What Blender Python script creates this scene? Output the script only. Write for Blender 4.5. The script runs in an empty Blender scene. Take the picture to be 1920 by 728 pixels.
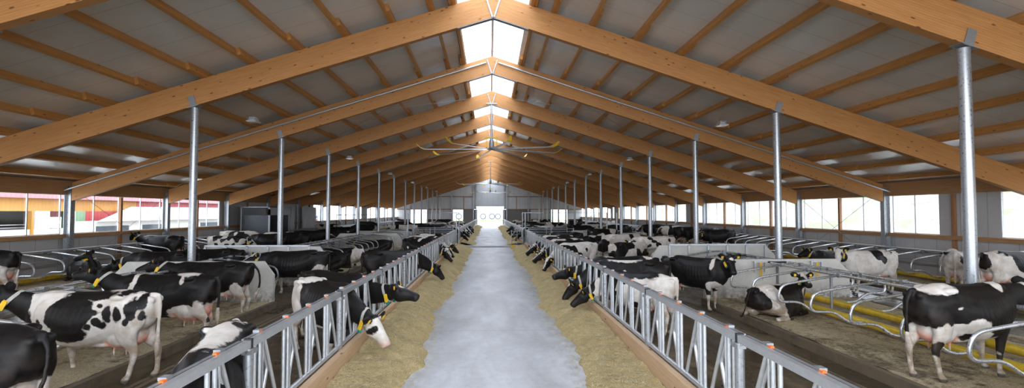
import bpy, math, random
import numpy as np
from mathutils import Vector
R=math.radians
scene=bpy.context.scene
COL=scene.collection
random.seed(7); RS=np.random.RandomState(11)

# ------------------------------------------------------------------ mesh helpers
class MB:
    def __init__(s): s.v=[];s.f=[];s.m=[]
    def add(s,v,f,mi=0):
        n=len(s.v); s.v.extend(v); s.f.extend([tuple(i+n for i in q) for q in f]); s.m.extend([mi]*len(f)); return s
    def box(s,x0,x1,y0,y1,z0,z1,mi=0):
        v=[(x,y,z) for z in (z0,z1) for y in (y0,y1) for x in (x0,x1)]
        return s.add(v,[(0,2,3,1),(4,5,7,6),(0,1,5,4),(2,6,7,3),(0,4,6,2),(1,3,7,5)],mi)
    def beam(s,a,b,w,h,up=(0,0,1),mi=0):
        """box of width w and height h (along up) swept from a to b"""
        a=Vector(a);b=Vector(b);t=(b-a).normalized();u=Vector(up);r=t.cross(u).normalized();u=r.cross(t)
        v=[]
        for c in (a,b):
            for sx,sy in ((-1,-1),(1,-1),(1,1),(-1,1)): v.append(tuple(c+r*(sx*w/2)+u*(sy*h/2)))
        return s.add(v,[(0,1,2,3)[::-1],(4,5,6,7),(0,1,5,4),(1,2,6,5),(2,3,7,6),(3,0,4,7)],mi)
    def tube(s,pts,r,n=10,mi=0,closed=False):
        P=[Vector(p) for p in pts];N=len(P);v=[]
        rr=r if isinstance(r,(list,tuple)) else [r]*N
        prev=None
        for i in range(N):
            if closed: t=(P[(i+1)%N]-P[i-1]).normalized()
            else: t=((P[i+1]-P[i]).normalized() if i==0 else (P[i]-P[i-1]).normalized() if i==N-1 else ((P[i+1]-P[i]).normalized()+(P[i]-P[i-1]).normalized()).normalized())
            if prev is None:
                u=Vector((0,0,1)) if abs(t.z)<.9 else Vector((1,0,0))
            else: u=prev
            u=(u-t*u.dot(t)).normalized();prev=u;w=t.cross(u)
            for k in range(n):
                a=2*math.pi*k/n; v.append(tuple(P[i]+u*(math.cos(a)*rr[i])+w*(math.sin(a)*rr[i])))
        f=[]
        for i in range(N if closed else N-1):
            j=(i+1)%N
            for k in range(n):
                l=(k+1)%n; f.append((i*n+k,i*n+l,j*n+l,j*n+k))
        if not closed:
            f.append(tuple(range(n))[::-1]); f.append(tuple((N-1)*n+k for k in range(n)))
        return s.add(v,f,mi)
    def lathe(s,prof,c=(0,0,0),n=16,mi=0,axis='z'):
        """prof list of (r,h)"""
        v=[]
        for r,h in prof:
            for k in range(n):
                a=2*math.pi*k/n;x,y=r*math.cos(a),r*math.sin(a)
                p=(x,y,h) if axis=='z' else ((h,x,y) if axis=='x' else (x,h,y))
                v.append((c[0]+p[0],c[1]+p[1],c[2]+p[2]))
        f=[(i*n+k,i*n+(k+1)%n,(i+1)*n+(k+1)%n,(i+1)*n+k) for i in range(len(prof)-1) for k in range(n)]
        f.append(tuple(range(n))[::-1]);f.append(tuple((len(prof)-1)*n+k for k in range(n)))
        return s.add(v,f,mi)
    def grid(s,P,mi=0):
        """P array (a,b,3)"""
        a,b=P.shape[:2]
        v=[tuple(p) for p in P.reshape(-1,3)]
        f=[(i*b+j,i*b+j+1,(i+1)*b+j+1,(i+1)*b+j) for i in range(a-1) for j in range(b-1)]
        return s.add(v,f,mi)
    def mesh(s,name,mats,smooth=False):
        m=bpy.data.meshes.new(name); m.from_pydata(s.v,[],s.f)
        for x in (mats if isinstance(mats,(list,tuple)) else [mats]): m.materials.append(x)
        if any(s.m): m.polygons.foreach_set('material_index',s.m)
        if smooth is True: m.polygons.foreach_set('use_smooth',[True]*len(s.f))
        m.update()
        if smooth=='auto':
            m.polygons.foreach_set('use_smooth',[len(f)==4 for f in s.f])
            try: m.set_sharp_from_angle(angle=R(38))
            except Exception: pass
        return m
def fillet(pts,rad,n=5):
    """round the corners of a polyline"""
    P=[Vector(p) for p in pts]; out=[tuple(P[0])]
    for i in range(1,len(P)-1):
        a=(P[i-1]-P[i]);b=(P[i+1]-P[i]);la,lb=a.length,b.length
        r=rad[i-1] if isinstance(rad,(list,tuple)) else rad
        d=min(r,la*.49,lb*.49); p0=P[i]+a*(d/la);p1=P[i]+b*(d/lb)
        for k in range(n+1):
            t=k/n; out.append(tuple(p0*(1-t)**2+P[i]*(2*t*(1-t))+p1*t*t))
    out.append(tuple(P[-1])); return out
def link(name,mesh,parent=None,loc=(0,0,0),rz=0,label=None,cat=None,group=None,kind=None):
    o=bpy.data.objects.new(name,mesh); COL.objects.link(o)
    if parent: o.parent=parent
    o.location=loc
    if rz: o.rotation_euler=(0,0,rz)
    tag(o,label,cat,group,kind); return o
def tag(o,label=None,cat=None,group=None,kind=None):
    if label:
        assert len(label.split())<=16,label
        o['label']=label
    if cat:o['category']=cat
    if group:o['group']=group
    if kind:o['kind']=kind
    return o
def kids(o): return [c for c in CH.get(o.name,[])]
CH={}
def sub(name,mesh,parent,**k):
    o=link(name,mesh,parent,**k); CH.setdefault(parent.name,[]).append(o); return o
def dup(root,loc,rz=0,label=None,group=None):
    def cp(o,par):
        c=o.copy(); COL.objects.link(c)
        if par is not None: c.parent=par
        for ch in CH.get(o.name,[]):
            CH.setdefault(c.name,[]).append(cp(ch,c))
        return c
    c=cp(root,None); c.location=loc; c.rotation_euler=(0,0,rz)
    if label: tag(c,label)
    if group: c['group']=group
    return c
ORD='first second third fourth fifth sixth seventh eighth ninth tenth eleventh twelfth thirteenth fourteenth fifteenth sixteenth seventeenth eighteenth nineteenth twentieth'.split()
ORD+=['twenty-'+o for o in ORD[:9]]+['thirtieth']+['thirty-'+o for o in ORD[:9]]+['fortieth']+['forty-'+o for o in ORD[:9]]+['fiftieth']

# ------------------------------------------------------------------ materials
class NT:
    def __init__(s,name):
        s.mat=bpy.data.materials.new(name); s.mat.use_nodes=True; s.t=s.mat.node_tree
        s.b=s.t.nodes['Principled BSDF']; s.out=s.t.nodes['Material Output']
    def n(s,typ,**k):
        x=s.t.nodes.new('ShaderNode'+typ)
        for a,b in k.items():
            if a in x.inputs.keys() if isinstance(a,str) else False: x.inputs[a].default_value=b
            else: setattr(x,a,b)
        return x
    def l(s,a,b): s.t.links.new(a,b)
    def val(s,sock,v):
        if hasattr(v,'is_linked') or isinstance(v,bpy.types.NodeSocket): s.l(v,sock)
        else: sock.default_value=v
    def coord(s,scale=(1,1,1),src='Object',loc=(0,0,0)):
        c=s.n('TexCoord');m=s.n('Mapping');m.inputs['Scale'].default_value=scale;m.inputs['Location'].default_value=loc
        s.l(c.outputs[src],m.inputs[0]);return m.outputs[0]
    def pos(s,scale=(1,1,1)):
        g=s.n('NewGeometry');m=s.n('Mapping');m.inputs['Scale'].default_value=scale;s.l(g.outputs['Position'],m.inputs[0]);return m.outputs[0]
    def noise(s,vec,scale=5,detail=4,rough=.55,dist=0):
        x=s.n('TexNoise');s.l(vec,x.inputs['Vector']);x.inputs['Scale'].default_value=scale;x.inputs['Detail'].default_value=detail
        x.inputs['Roughness'].default_value=rough;x.inputs['Distortion'].default_value=dist;return x.outputs[0]
    def ramp(s,fac,stops):
        x=s.n('ValToRGB');s.l(fac,x.inputs[0]);e=x.color_ramp.elements
        while len(e)<len(stops): e.new(.5)
        for i,(p,c) in enumerate(stops):
            e[i].position=p;e[i].color=tuple(c)+(1,) if len(c)==3 else c
        return x.outputs[0]
    def mix(s,fac,a,b,mode='MIX'):
        x=s.n('MixRGB');x.blend_type=mode;s.val(x.inputs[0],fac)
        for i,c in ((1,a),(2,b)):
            if isinstance(c,tuple): x.inputs[i].default_value=c+(1,) if len(c)==3 else c
            else: s.l(c,x.inputs[i])
        return x.outputs[0]
    def math(s,op,a,b=0.,c=None,clamp=False):
        x=s.n('Math');x.operation=op;x.use_clamp=clamp;s.val(x.inputs[0],a);s.val(x.inputs[1],b)
        if c is not None:s.val(x.inputs[2],c)
        return x.outputs[0]
    def attr(s,name):
        x=s.n('Attribute');x.attribute_name=name;return x.outputs['Fac']
    def bump(s,h,strength=.3,dist=.01):
        x=s.n('Bump');x.inputs['Strength'].default_value=strength;x.inputs['Distance'].default_value=dist
        s.l(h,x.inputs['Height']);s.l(x.outputs[0],s.b.inputs['Normal'])
    def set(s,base=None,rough=None,metal=None,spec=None):
        for k,v in (('Base Color',base),('Roughness',rough),('Metallic',metal),('Specular IOR Level',spec)):
            if v is None: continue
            if isinstance(v,tuple): v=v+(1,) if len(v)==3 else v
            s.val(s.b.inputs[k],v)
        return s
def plain(name,col,rough=.5,metal=0,var=.15,scale=12):
    m=NT(name);v=m.coord();n=m.noise(v,scale,3)
    d=tuple(c*(1-var) for c in col);l=tuple(min(1,c*(1+var)) for c in col)
    m.set(m.ramp(n,[(.3,d),(.7,l)]),rough,metal);return m.mat
def mat_cow():
    m=NT('holstein_coat');v=m.coord()
    coat=m.attr('coat');pink=m.attr('pink');low=m.attr('low')
    w=m.math('MULTIPLY',m.math('SUBTRACT',m.noise(v,8,2),.5),.085)
    w2=m.math('MULTIPLY',m.math('SUBTRACT',m.noise(v,26,2),.5),.018)
    f=m.math('ADD',m.math('ADD',coat,w),w2)
    fac=m.math('MULTIPLY_ADD',f,60.,.5,clamp=True)
    dirt=m.noise(v,4,5,.65)
    white=m.ramp(dirt,[(.35,(.55,.49,.43)),(.6,(.70,.665,.62))])
    d2=m.math('MULTIPLY',low,m.ramp(m.noise(v,7,4),[(.35,(0,0,0)),(.62,(1,1,1))]),clamp=True)
    white=m.mix(m.math('MULTIPLY',d2,.85),white,(.30,.215,.14))
    black=m.ramp(m.noise(v,6,5),[(.35,(.004,.0038,.0045)),(.75,(.011,.0098,.0095))])
    black=m.mix(m.math('MULTIPLY',d2,.3),black,(.09,.062,.04))
    c=m.mix(fac,white,black)
    pk=m.ramp(m.noise(v,8,3),[(.3,(.60,.27,.20)),(.7,(.72,.38,.29))])
    c=m.mix(m.math('MULTIPLY',pink,1.,clamp=True),c,pk)
    nose=m.attr('nose');c=m.mix(m.math('MULTIPLY',nose,1.,clamp=True),c,(.02,.018,.018))
    vs=m.coord((1.,6.,6.));h=m.noise(vs,40,3)
    m.set(c,m.math('MULTIPLY_ADD',fac,-.10,.58),0,.22);m.bump(h,.25,.006);return m.mat

# ------------------------------------------------------------------ value noise (numpy)
def _h(i,j,k,seed):
    n=(i*374761393+j*668265263+k*2147483647+seed*974634777).astype(np.int64)&0xffffffff
    n=((n^(n>>13))*1274126177)&0xffffffff
    n=(n^(n>>16))&0xffffffff
    return n/4294967295.0
def vnoise(P,seed=0):
    I=np.floor(P).astype(np.int64);F=P-I;F=F*F*(3-2*F)
    r=0
    for a in (0,1):
        for b in (0,1):
            for c in (0,1):
                w=(F[:,0] if a else 1-F[:,0])*(F[:,1] if b else 1-F[:,1])*(F[:,2] if c else 1-F[:,2])
                r=r+w*_h(I[:,0]+a,I[:,1]+b,I[:,2]+c,seed)
    return r
def fbm(P,seed=0,o=3):
    r=0;a=.5;t=0
    for k in range(o): r=r+a*vnoise(P*(2**k)+17.3*k,seed+k);t+=a;a*=.5
    return r/t
def sst(x,a,b):
    t=np.clip((x-a)/(b-a),0,1);return t*t*(3-2*t)

# ------------------------------------------------------------------ cows
def cow_geo(pose='stand',poll=(1.40,0,1.50),pitch=-38,hyaw=0,legs=(0,0,0,0),tail=0,vox=.02,fat=1.0,udder=1.0):
    """legs: foot offsets (front left, front right, hind left, hind right); returns mesh + landmarks"""
    mb=MB();NR=20
    lie=pose=='lie';dz=-.545 if lie else 0.
    def ring(c,s,n,rs,rn,top=1.,ex=2.):
        o=[]
        for k in range(NR):
            a=2*math.pi*k/NR;ca,sa=math.cos(a),math.sin(a)
            p=math.copysign(abs(ca)**(2/ex),ca);q=math.copysign(abs(sa)**(2/ex),sa)
            o.append(tuple(c+s*(rs*p)+n*(rn*q)))
        return o
    def rings(rr):
        n=len(rr);v=[p for r in rr for p in r]
        f=[(i*NR+k,i*NR+(k+1)%NR,(i+1)*NR+(k+1)%NR,(i+1)*NR+k) for i in range(n-1) for k in range(NR)]
        f.append(tuple(range(NR))[::-1]);f.append(tuple((n-1)*NR+k for k in range(NR)))
        mb.add(v,f)
    def spline(P,n):
        P=np.array(P,float);m=len(P);t=np.linspace(0,m-1,n);o=[]
        for x in t:
            i=min(int(x),m-2);u=x-i
            p0,p1,p2,p3=P[max(i-1,0)],P[i],P[i+1],P[min(i+2,m-1)]
            o.append(.5*((2*p1)+(-p0+p2)*u+(2*p0-5*p1+4*p2-p3)*u*u+(-p0+3*p1-3*p2+p3)*u**3))
        return np.array(o)
    def limb(rows,n=14,side=(0,1,0),cap=True):
        """rows: x,y,z,rside,rnorm"""
        Q=spline(rows,n);C=[Vector(q[:3]) for q in Q];S=Vector(side);rr=[]
        for i,c in enumerate(C):
            t=(C[min(i+1,n-1)]-C[max(i-1,0)]).normalized();s=(S-t*S.dot(t)).normalized();nn=t.cross(s)
            rr.append(ring(c,s,nn,max(Q[i][3],.008),max(Q[i][4],.008)))
        rings(rr);return Q,C
    def ell(c,r,rot=None):
        rr=[]
        for i in range(1,8):
            a=math.pi*i/8-math.pi/2;rr.append([(c[0]+r[0]*math.sin(a),c[1]+r[1]*math.cos(a)*math.cos(2*math.pi*k/NR),c[2]+r[2]*math.cos(a)*math.sin(2*math.pi*k/NR)) for k in range(NR)])
        rings(rr)
    # torso: x, ztop, zbot, halfwidth, zmid
    T=[(-.90,1.28,1.02,.10,1.18),(-.86,1.33,.92,.17,1.16),(-.74,1.375,.80,.235,1.12),(-.58,1.41,.74,.265,1.14),(-.40,1.43,.68,.28,1.18),(-.20,1.42,.60,.315,1.06),
       (.0,1.405,.55,.35,.98),(.2,1.40,.53,.365,.95),(.4,1.40,.545,.345,.95),(.58,1.415,.58,.295,.98),(.72,1.42,.62,.24,1.0),(.84,1.39,.66,.20,1.02),(.95,1.33,.74,.16,1.03),(1.03,1.26,.84,.11,1.05)]
    Q=spline(T,40);rr=[]
    for x,zt,zb,hw,zm in Q:
        k=fat*(1.2 if lie else 1.);o=[];zm=zm-(.13 if lie else 0)
        loin=1-abs(min(max((x+.1)/.6,-1),1))*.5
        for i in range(NR):
            a=2*math.pi*i/NR;ca,sa=math.cos(a),math.sin(a)
            if sa>=0: ex=1.75; zz=zm+(zt-zm)*abs(sa)**(2/ex); yy=hw*k*math.copysign(abs(ca)**(2/ex),ca)
            else: ex=2.8 if lie else 2.15; zz=zm-(zm-zb)*abs(sa)**(2/ex); yy=hw*k*math.copysign(abs(ca)**(2/ex),ca)
            o.append((x,yy,zz+dz))
        rr.append(o)
    rings(rr)
    for s in (-1,1):
        ell((-.44,s*.215,1.335+dz),(.12,.075,.055)); ell((-.84,s*.10,1.27+dz),(.09,.055,.065))
        ell((.60,s*.06,1.33+dz),(.26,.075,.075)); ell((.66,s*.18,1.03+dz),(.17,.085,.26))
    ell((-.84,0,1.335+dz),(.12,.05,.045))
    if not lie:
        fl,fr,hl,hr=legs
        for s,d in ((1,fl),(-1,fr)):
            y=.165*s
            limb([(.66,s*.17,1.0,.09,.17),(.62,s*.185,.84,.085,.13),(.585+.1*d,s*.185,.70,.078,.105),(.595+.35*d,s*.175,.56,.058,.074),(.605+.6*d,y,.44,.052,.058),(.60+.66*d,y,.38,.046,.048),(.60+.8*d,y,.26,.033,.038),(.60+.92*d,y,.155,.033,.038),(.61+.96*d,y,.105,.034,.04),(.635+d,y,.06,.045,.055),(.65+d,y,.012,.05,.065)],22)
        for s,d in ((1,hl),(-1,hr)):
            y=.155*s
            limb([(-.60,s*.15,1.12,.10,.24),(-.60,s*.17,.98,.105,.235),(-.58+.1*d,s*.18,.84,.095,.185),(-.60+.2*d,s*.175,.70,.08,.145),(-.68+.45*d,s*.16,.58,.054,.092),(-.735+.6*d,y,.50,.047,.070),(-.745+.68*d,y,.43,.043,.058),(-.73+.8*d,y,.30,.034,.042),(-.71+.92*d,y,.165,.035,.04),(-.695+.96*d,y,.105,.036,.042),(-.665+d,y,.06,.046,.056),(-.645+d,y,.012,.052,.066)],24)
        # udder
        if udder>0:
            ell((-.40,0,.70),(.24*udder,.17*udder,.165*udder)); ell((-.57,0,.74),(.15*udder,.15*udder,.17*udder))
            ell((-.1,0,.585),(.34,.14,.055))
            for sx in (-.50,-.31):
                for s in (-1,1): limb([(sx,s*.075,.60,.022,.022),(sx,s*.08,.66-.165*udder-.03,.017,.017),(sx,s*.082,.66-.165*udder-.062,.014,.014)],5,(1,0,0))
        ty=.05*tail
        limb([(-.84,0,1.34,.04,.04),(-.92,ty*.3,1.30,.034,.036),(-.945-.1*abs(tail),ty,1.15,.026,.028),(-.93-.14*abs(tail),ty*2,.90,.024,.026),(-.915-.1*abs(tail),ty*3,.70,.03,.032),(-.91,ty*3,.52,.045,.047),(-.91,ty*3,.36,.014,.014)],18)
    else:
        for s in (1,-1):
            o=s==1
            limb([(-.66,s*.15,.48,.16,.2),(-.46,s*.27,.34,.17,.20),(-.20,s*.33,.22,.15,.17),(-.12,s*.42,.12,.09,.10),(-.34,s*.47,.075,.055,.06),(-.56,s*.47,.06,.048,.05),(-.38,s*.53,.045,.034,.034),(-.14,s*.55,.042,.038,.036),(-.04,s*.55,.04,.042,.036)],26,(0,.3,1))
            limb([(.66,s*.19,.45,.1,.17),(.56,s*.27,.26,.09,.12),(.72,s*.27,.14,.065,.07),(.95,s*.24,.09,.055,.058),(.98,s*.25,.06,.045,.045),(.76,s*.29,.045,.034,.034),(.60,s*.30,.045,.04,.04)],20,(0,.3,1))
        ell((-.42,.30,.14),(.18,.14,.12))
        limb([(-.86,0,1.34+dz,.035,.035),(-.95,.02,.7,.026,.026),(-1.0,.06,.45,.021,.021),(-1.0,.14,.2,.02,.02),(-.95,.26,.05,.03,.03),(-.88,.38,.04,.02,.02)],16)
    # head
    poll=Vector(poll);hy=R(hyaw);hp=R(pitch)
    d=Vector((math.cos(hp)*math.cos(hy),math.cos(hp)*math.sin(hy),math.sin(hp)))
    s=Vector((-math.sin(hy),math.cos(hy),0));u=d.cross(s)
    H=[(-.06,.055,.05,0),(-.03,.085,.09,0),(.03,.103,.125,.0),(.09,.112,.148,0),(.15,.114,.152,0),(.20,.10,.142,0),(.26,.084,.122,0),(.33,.075,.104,0),(.395,.077,.092,0),(.44,.084,.086,-.005),(.475,.082,.078,-.012),(.50,.062,.055,-.02)]
    HQ=spline(H,26);rings([ring(poll+d*t+u*(.045-hh+o),s,u,hw,hh,ex=2.3) for t,hw,hh,o in HQ])
    for e in (-1,1):
        a=poll+d*.03+s*(e*.085)+u*(-.03);b=a+s*(e*.11)+u*.03-d*.045;c=b+s*(e*.10)+u*.0-d*.03
        limb([(a.x,a.y,a.z,.034,.036),(b.x,b.y,b.z,.030,.078),((b.x+c.x)/2,(b.y+c.y)/2,(b.z+c.z)/2,.028,.080),(c.x,c.y,c.z,.020,.03)],10,tuple(d+u*.35))
        q=poll+d*.145+s*(e*.088)-u*.01; ell(tuple(q),(.03,.03,.026))
    ell(tuple(poll+u*.02-d*.02),(.05,.06,.035))
    # neck
    b0=Vector((.70,0,1.10+dz));b1=Vector((.98,0,(1.04 if pose=='feed' else 1.14)+dz));e1=poll+d*.06-u*.085
    mid=b1.lerp(e1,.5); k=e1-d*.14+Vector((0,0,-.0))
    if pose=='feed': mid=mid+Vector((0,0,-.02))
    rows=[(*b0,.17,.29),(*b1,.135,.22 if pose=='feed' else .25),(*(b1.lerp(mid,.55)),.115,.215),(*mid,.10,.185),(*(mid.lerp(e1,.6)),.09,.15),(*e1,.085,.12)]
    NQ,NC=limb(rows,22)
    m=mb.mesh('tmp',None) if False else None
    me=bpy.data.meshes.new('tmp');me.from_pydata(mb.v,[],mb.f);me.update()
    o=bpy.data.objects.new('tmp',me);COL.objects.link(o)
    rm=o.modifiers.new('r','REMESH');rm.mode='VOXEL';rm.voxel_size=vox;rm.adaptivity=0
    sm=o.modifiers.new('s','SMOOTH');sm.iterations=5;sm.factor=.5
    dg=bpy.context.evaluated_depsgraph_get();dg.update()
    out=bpy.data.meshes.new_from_object(o.evaluated_get(dg));out.name='cow_body'
    bpy.data.objects.remove(o);bpy.data.meshes.remove(me)
    n=len(out.vertices);P=np.empty(n*3);out.vertices.foreach_get('co',P);P=P.reshape(-1,3)
    # gentle ribs and muscle relief along the flank
    x,y,z=P[:,0],P[:,1],P[:,2]-dz
    side=np.clip(np.abs(y)/.3,0,1)**2*sst(z,.72,.9)*(1-sst(z,1.18,1.34))*sst(x,-.12,.0)*(1-sst(x,.48,.6))
    P[:,1]+=np.sign(y)*side*.003*np.sin((x+.12*z)*2*math.pi/.085)
    fl=np.exp(-((x+.22)**2/.012+(z-1.2)**2/.012))*sst(np.abs(y),.12,.25); P[:,1]-=np.sign(y)*fl*.03
    out.vertices.foreach_set('co',P.ravel());out.polygons.foreach_set('use_smooth',[True]*len(out.polygons));out.update()
    return dict(udder=udder,mesh=out,P=P,dz=dz,lie=lie,poll=np.array(poll),d=np.array(d),s=np.array(s),u=np.array(u),NQ=NQ,NC=NC,parts=None)
def cow_coat(g,base='black',seed=0,bias=.5,blobs=(),legs='white',face='blaze',udder=None,stock=.55,freq=2.1,aniso=1.):
    """a copy of the body mesh with the patch field of one animal. coat>0 is black.
    blobs: (colour 'w'/'b', x, y or None, z, rx, rz)"""
    udder=g['udder']
    m=g['mesh'].copy();P=g['P'].copy();x,y,z=P[:,0],P[:,1],P[:,2]-g['dz']
    Q=np.stack([x*freq,y*freq*.8,z*freq*aniso],1)+seed*7.31
    f=(fbm(Q,seed,2)-bias)*.9
    if base=='black': f=f+.24
    elif base=='white': f=f-.04
    if base=='allblack': f=np.full(len(x),.3)
    if base=='allwhite': f=np.full(len(x),-.3)
    # belly line and lower legs
    if legs=='white': f=np.minimum(f,(z-stock)*1.2+(fbm(Q*1.7,seed+9,2)-.5)*.25)
    for c,bx,by,bz,rx,rz in blobs:
        q=((x-bx)/rx)**2+((z-bz)/rz)**2
        if by is not None: q=q+((y-by)/.28)**2
        sd=(1-np.sqrt(q))*min(rx,rz)
        f=np.maximum(f,sd) if c=='b' else np.minimum(f,-sd)
    # head in its own frame
    rel=P-g['poll'];t=rel@g['d'];a=rel@g['s'];b=rel@g['u']
    hd=(t>-.12)&(t<.65)&(np.abs(a)<.34)&(np.abs(b)<.3)&((x>1.0) if not g['lie'] else (P[:,2]>-9))&(np.linalg.norm(rel-np.outer(t,g['d']),axis=1)<.3)
    w=np.where(hd,1.,0.)
    if face=='black': fh=np.full(len(x),.25)
    elif face=='blaze': fh=np.minimum(np.abs(a)-.035-.03*(t<.12),.3)+np.where(b<-.06,.3,0)
    elif face=='star': fh=np.hypot(a,t-.09)-.05+np.where(b<-.05,.3,0)
    elif face=='white': fh=np.where(np.abs(a)>.13,.2,-.2); fh=np.maximum(fh,.036-np.hypot(np.abs(a)-.115,(t-.16)*.6)); fh=np.maximum(fh,(-t+.0)*1.)
    elif face=='half': fh=.05-(t-.16)*.8
    f=np.where(hd,fh,f)
    nose=np.where(hd,sst(t,.42,.47),0.); 
    if face in('white','half'): nose=nose*.0
    n=len(x)
    zz=P[:,2];pink=np.zeros(n)
    if not g['lie']:
        k=udder;pink=np.maximum(pink,1-sst(np.sqrt(((x+.43)/(.29*k))**2+(y/(.19*k))**2+((z-.665)/(.20*k))**2),.86,1.04))
        pink=pink*(z<.80)*(1-sst(np.abs(y),.115*k,.145*k))
        pink=np.maximum(pink,.9*(1-sst(np.hypot(y,(z-1.05)*.5),.05,.075))*sst(-x,.84,.88)*(z<1.22)*(z>.8)) if False else pink
    if face in('white','half'): pink=np.maximum(pink,np.where(hd,sst(t,.38,.48)*.45,0))
    hoof=(1-sst(zz,.05,.075))*(0 if g['lie'] else 1); nose=np.maximum(nose,hoof*.8)
    low=(1-sst(zz,.25,.78))*1.0+.16
    if not g['lie']: low=low+.55*sst(-x,.35,.8)*(1-sst(zz,.9,1.35))
    else: low=low+.3*(1-sst(zz,.2,.6))
    if not g['lie']:
        tl=(x<-.86)&(z<.72)&(np.abs(y)<.12+.2*0); f=np.where(tl,-.2,f)
        pink=np.where(x<-.90,0,pink)
    for nm,arr in (('coat',f),('pink',pink),('nose',nose),('low',low)):
        at=m.attributes.new(nm,'FLOAT','POINT');at.data.foreach_set('value',arr.astype(np.float32))
    m.materials.clear();m.materials.append(M['cow']);return m
def cow_parts(g):
    """collar, collar tag, buckle, ear tags, eyes meshes for this pose"""
    if g['parts']: return g['parts']
    r={}
    i=15;C=Vector(g['NC'][i]);t=(Vector(g['NC'][i+1])-Vector(g['NC'][i-1])).normalized();S=Vector(g['s']);S=(S-t*S.dot(t)).normalized();N=t.cross(S)
    if N.z<0: N=-N
    rs,rn=g['NQ'][i][3]+.012,g['NQ'][i][4]+.012
    t=(t+Vector((0,0,.0))).normalized()
    n=28;mb=MB();v=[];f=[]
    for k in range(n):
        a=2*math.pi*k/n;e=S*(rs*math.cos(a))+N*(rn*math.sin(a));o=e.normalized()
        e=e+t*(-.05*math.sin(a))
        for dt,dr in ((-.026,0),(.026,0),(.026,.008),(-.026,.008)): v.append(tuple(C+e+t*dt+o*dr))
    for k in range(n):
        for q in range(4): f.append((k*4+q,k*4+(q+1)%4,((k+1)%n)*4+(q+1)%4,((k+1)%n)*4+q))
    mb.add(v,f);r['collar']=mb.mesh('collar',M['strap'])
    def slab(c,nx,ny,nz,a,b,th,mb):
        v=[]
        for k in (-1,1):
            for (p,q) in ((-.8,-1),(.8,-1),(1,-.8),(1,.8),(.8,1),(-.8,1),(-1,.8),(-1,-.8)): v.append(tuple(c+nx*(p*a)+ny*(q*b)+nz*(k*th)))
        mb.add(v,[tuple(range(8))[::-1],tuple(range(8,16))]+[(q,(q+1)%8,8+(q+1)%8,8+q) for q in range(8)])
    for nm,sg in (('tag_l',1),('tag_r',-1)):
        a=R(-25);e=S*(sg*rs*math.cos(a))+N*(rn*math.sin(a));o=e.normalized();ny=(N*math.cos(a)-S*(sg*math.sin(a)*.2)).normalized()
        mb=MB();slab(C+e+o*.022+t*.03,t,ny,o,.034,.075,.012,mb);r[nm]=mb.mesh('collar_tag',M['yellow'])
        mb=MB();slab(C+e*1.01+o*.018-ny*.10+t*.045,t,ny,o,.032,.018,.013,mb);r['clip'+nm[3:]]=mb.mesh('tag_clip',M['teal'])
    poll,d,s,u=(Vector(g[k]) for k in('poll','d','s','u'))
    for nm,e in (('ear_l',1),('ear_r',-1)):
        mb=MB();c=poll+d*.0+s*(e*.20)+u*(.0);fwd=(d*.4+u*.92).normalized() ;fwd=(d*.92+u*.35).normalized();ax=(u*.9-d*.4).normalized()
        slab(c+fwd*.030,s,ax,fwd,.03,.034,.004,mb);r[nm]=mb.mesh('ear_tag',M['yellow'])
    for nm,e in (('eye_l',1),('eye_r',-1)):
        mb=MB();c=poll+d*.15+s*(e*.104)+u*(-.012)
        mb.lathe([(.001,-.019),(.011,-.016),(.018,-.007),(.019,0),(.018,.007),(.011,.016),(.001,.019)],tuple(c),10);r[nm]=mb.mesh('eye',M['eye'],True)
    g['parts']=r;return r
GEO={}
def geo(key,**k):
    if key not in GEO: GEO[key]=cow_geo(**k)
    return GEO[key]
NC=[0]
def cow(g,loc,heading,label,group=None,parts='full',scale=1.,**coat):
    """heading in degrees, 0 = +X"""
    m=cow_coat(g,**coat)
    o=link('cow',m,None,loc,R(heading),label,'cow',group);o.scale=(scale,)*3
    if parts:
        p=cow_parts(g);
        c=sub('collar',p['collar'],o,label='pale grey neck strap')
        for k in ('_l','_r'):
            sub('collar_tag',p['tag'+k],c); 
            if parts=='full': sub('tag_clip',p['clip'+k],c)
            sub('ear_tag',p['ear'+k],o,label='yellow ear tag')
            if parts=='full': sub('eye',p['eye'+k],o)
    return o
M={}
M['cow']=mat_cow()
M['strap']=plain('collar_webbing',(.42,.40,.36),.8)
M['yellow']=plain('yellow_plastic',(.80,.50,.02),.45,0,.08)
M['teal']=plain('teal_plastic',(.01,.25,.22),.4)
M['eye']=plain('eye_black',(.01,.008,.008),.12)
SKY=6.5;EXPO=0.1
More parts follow.
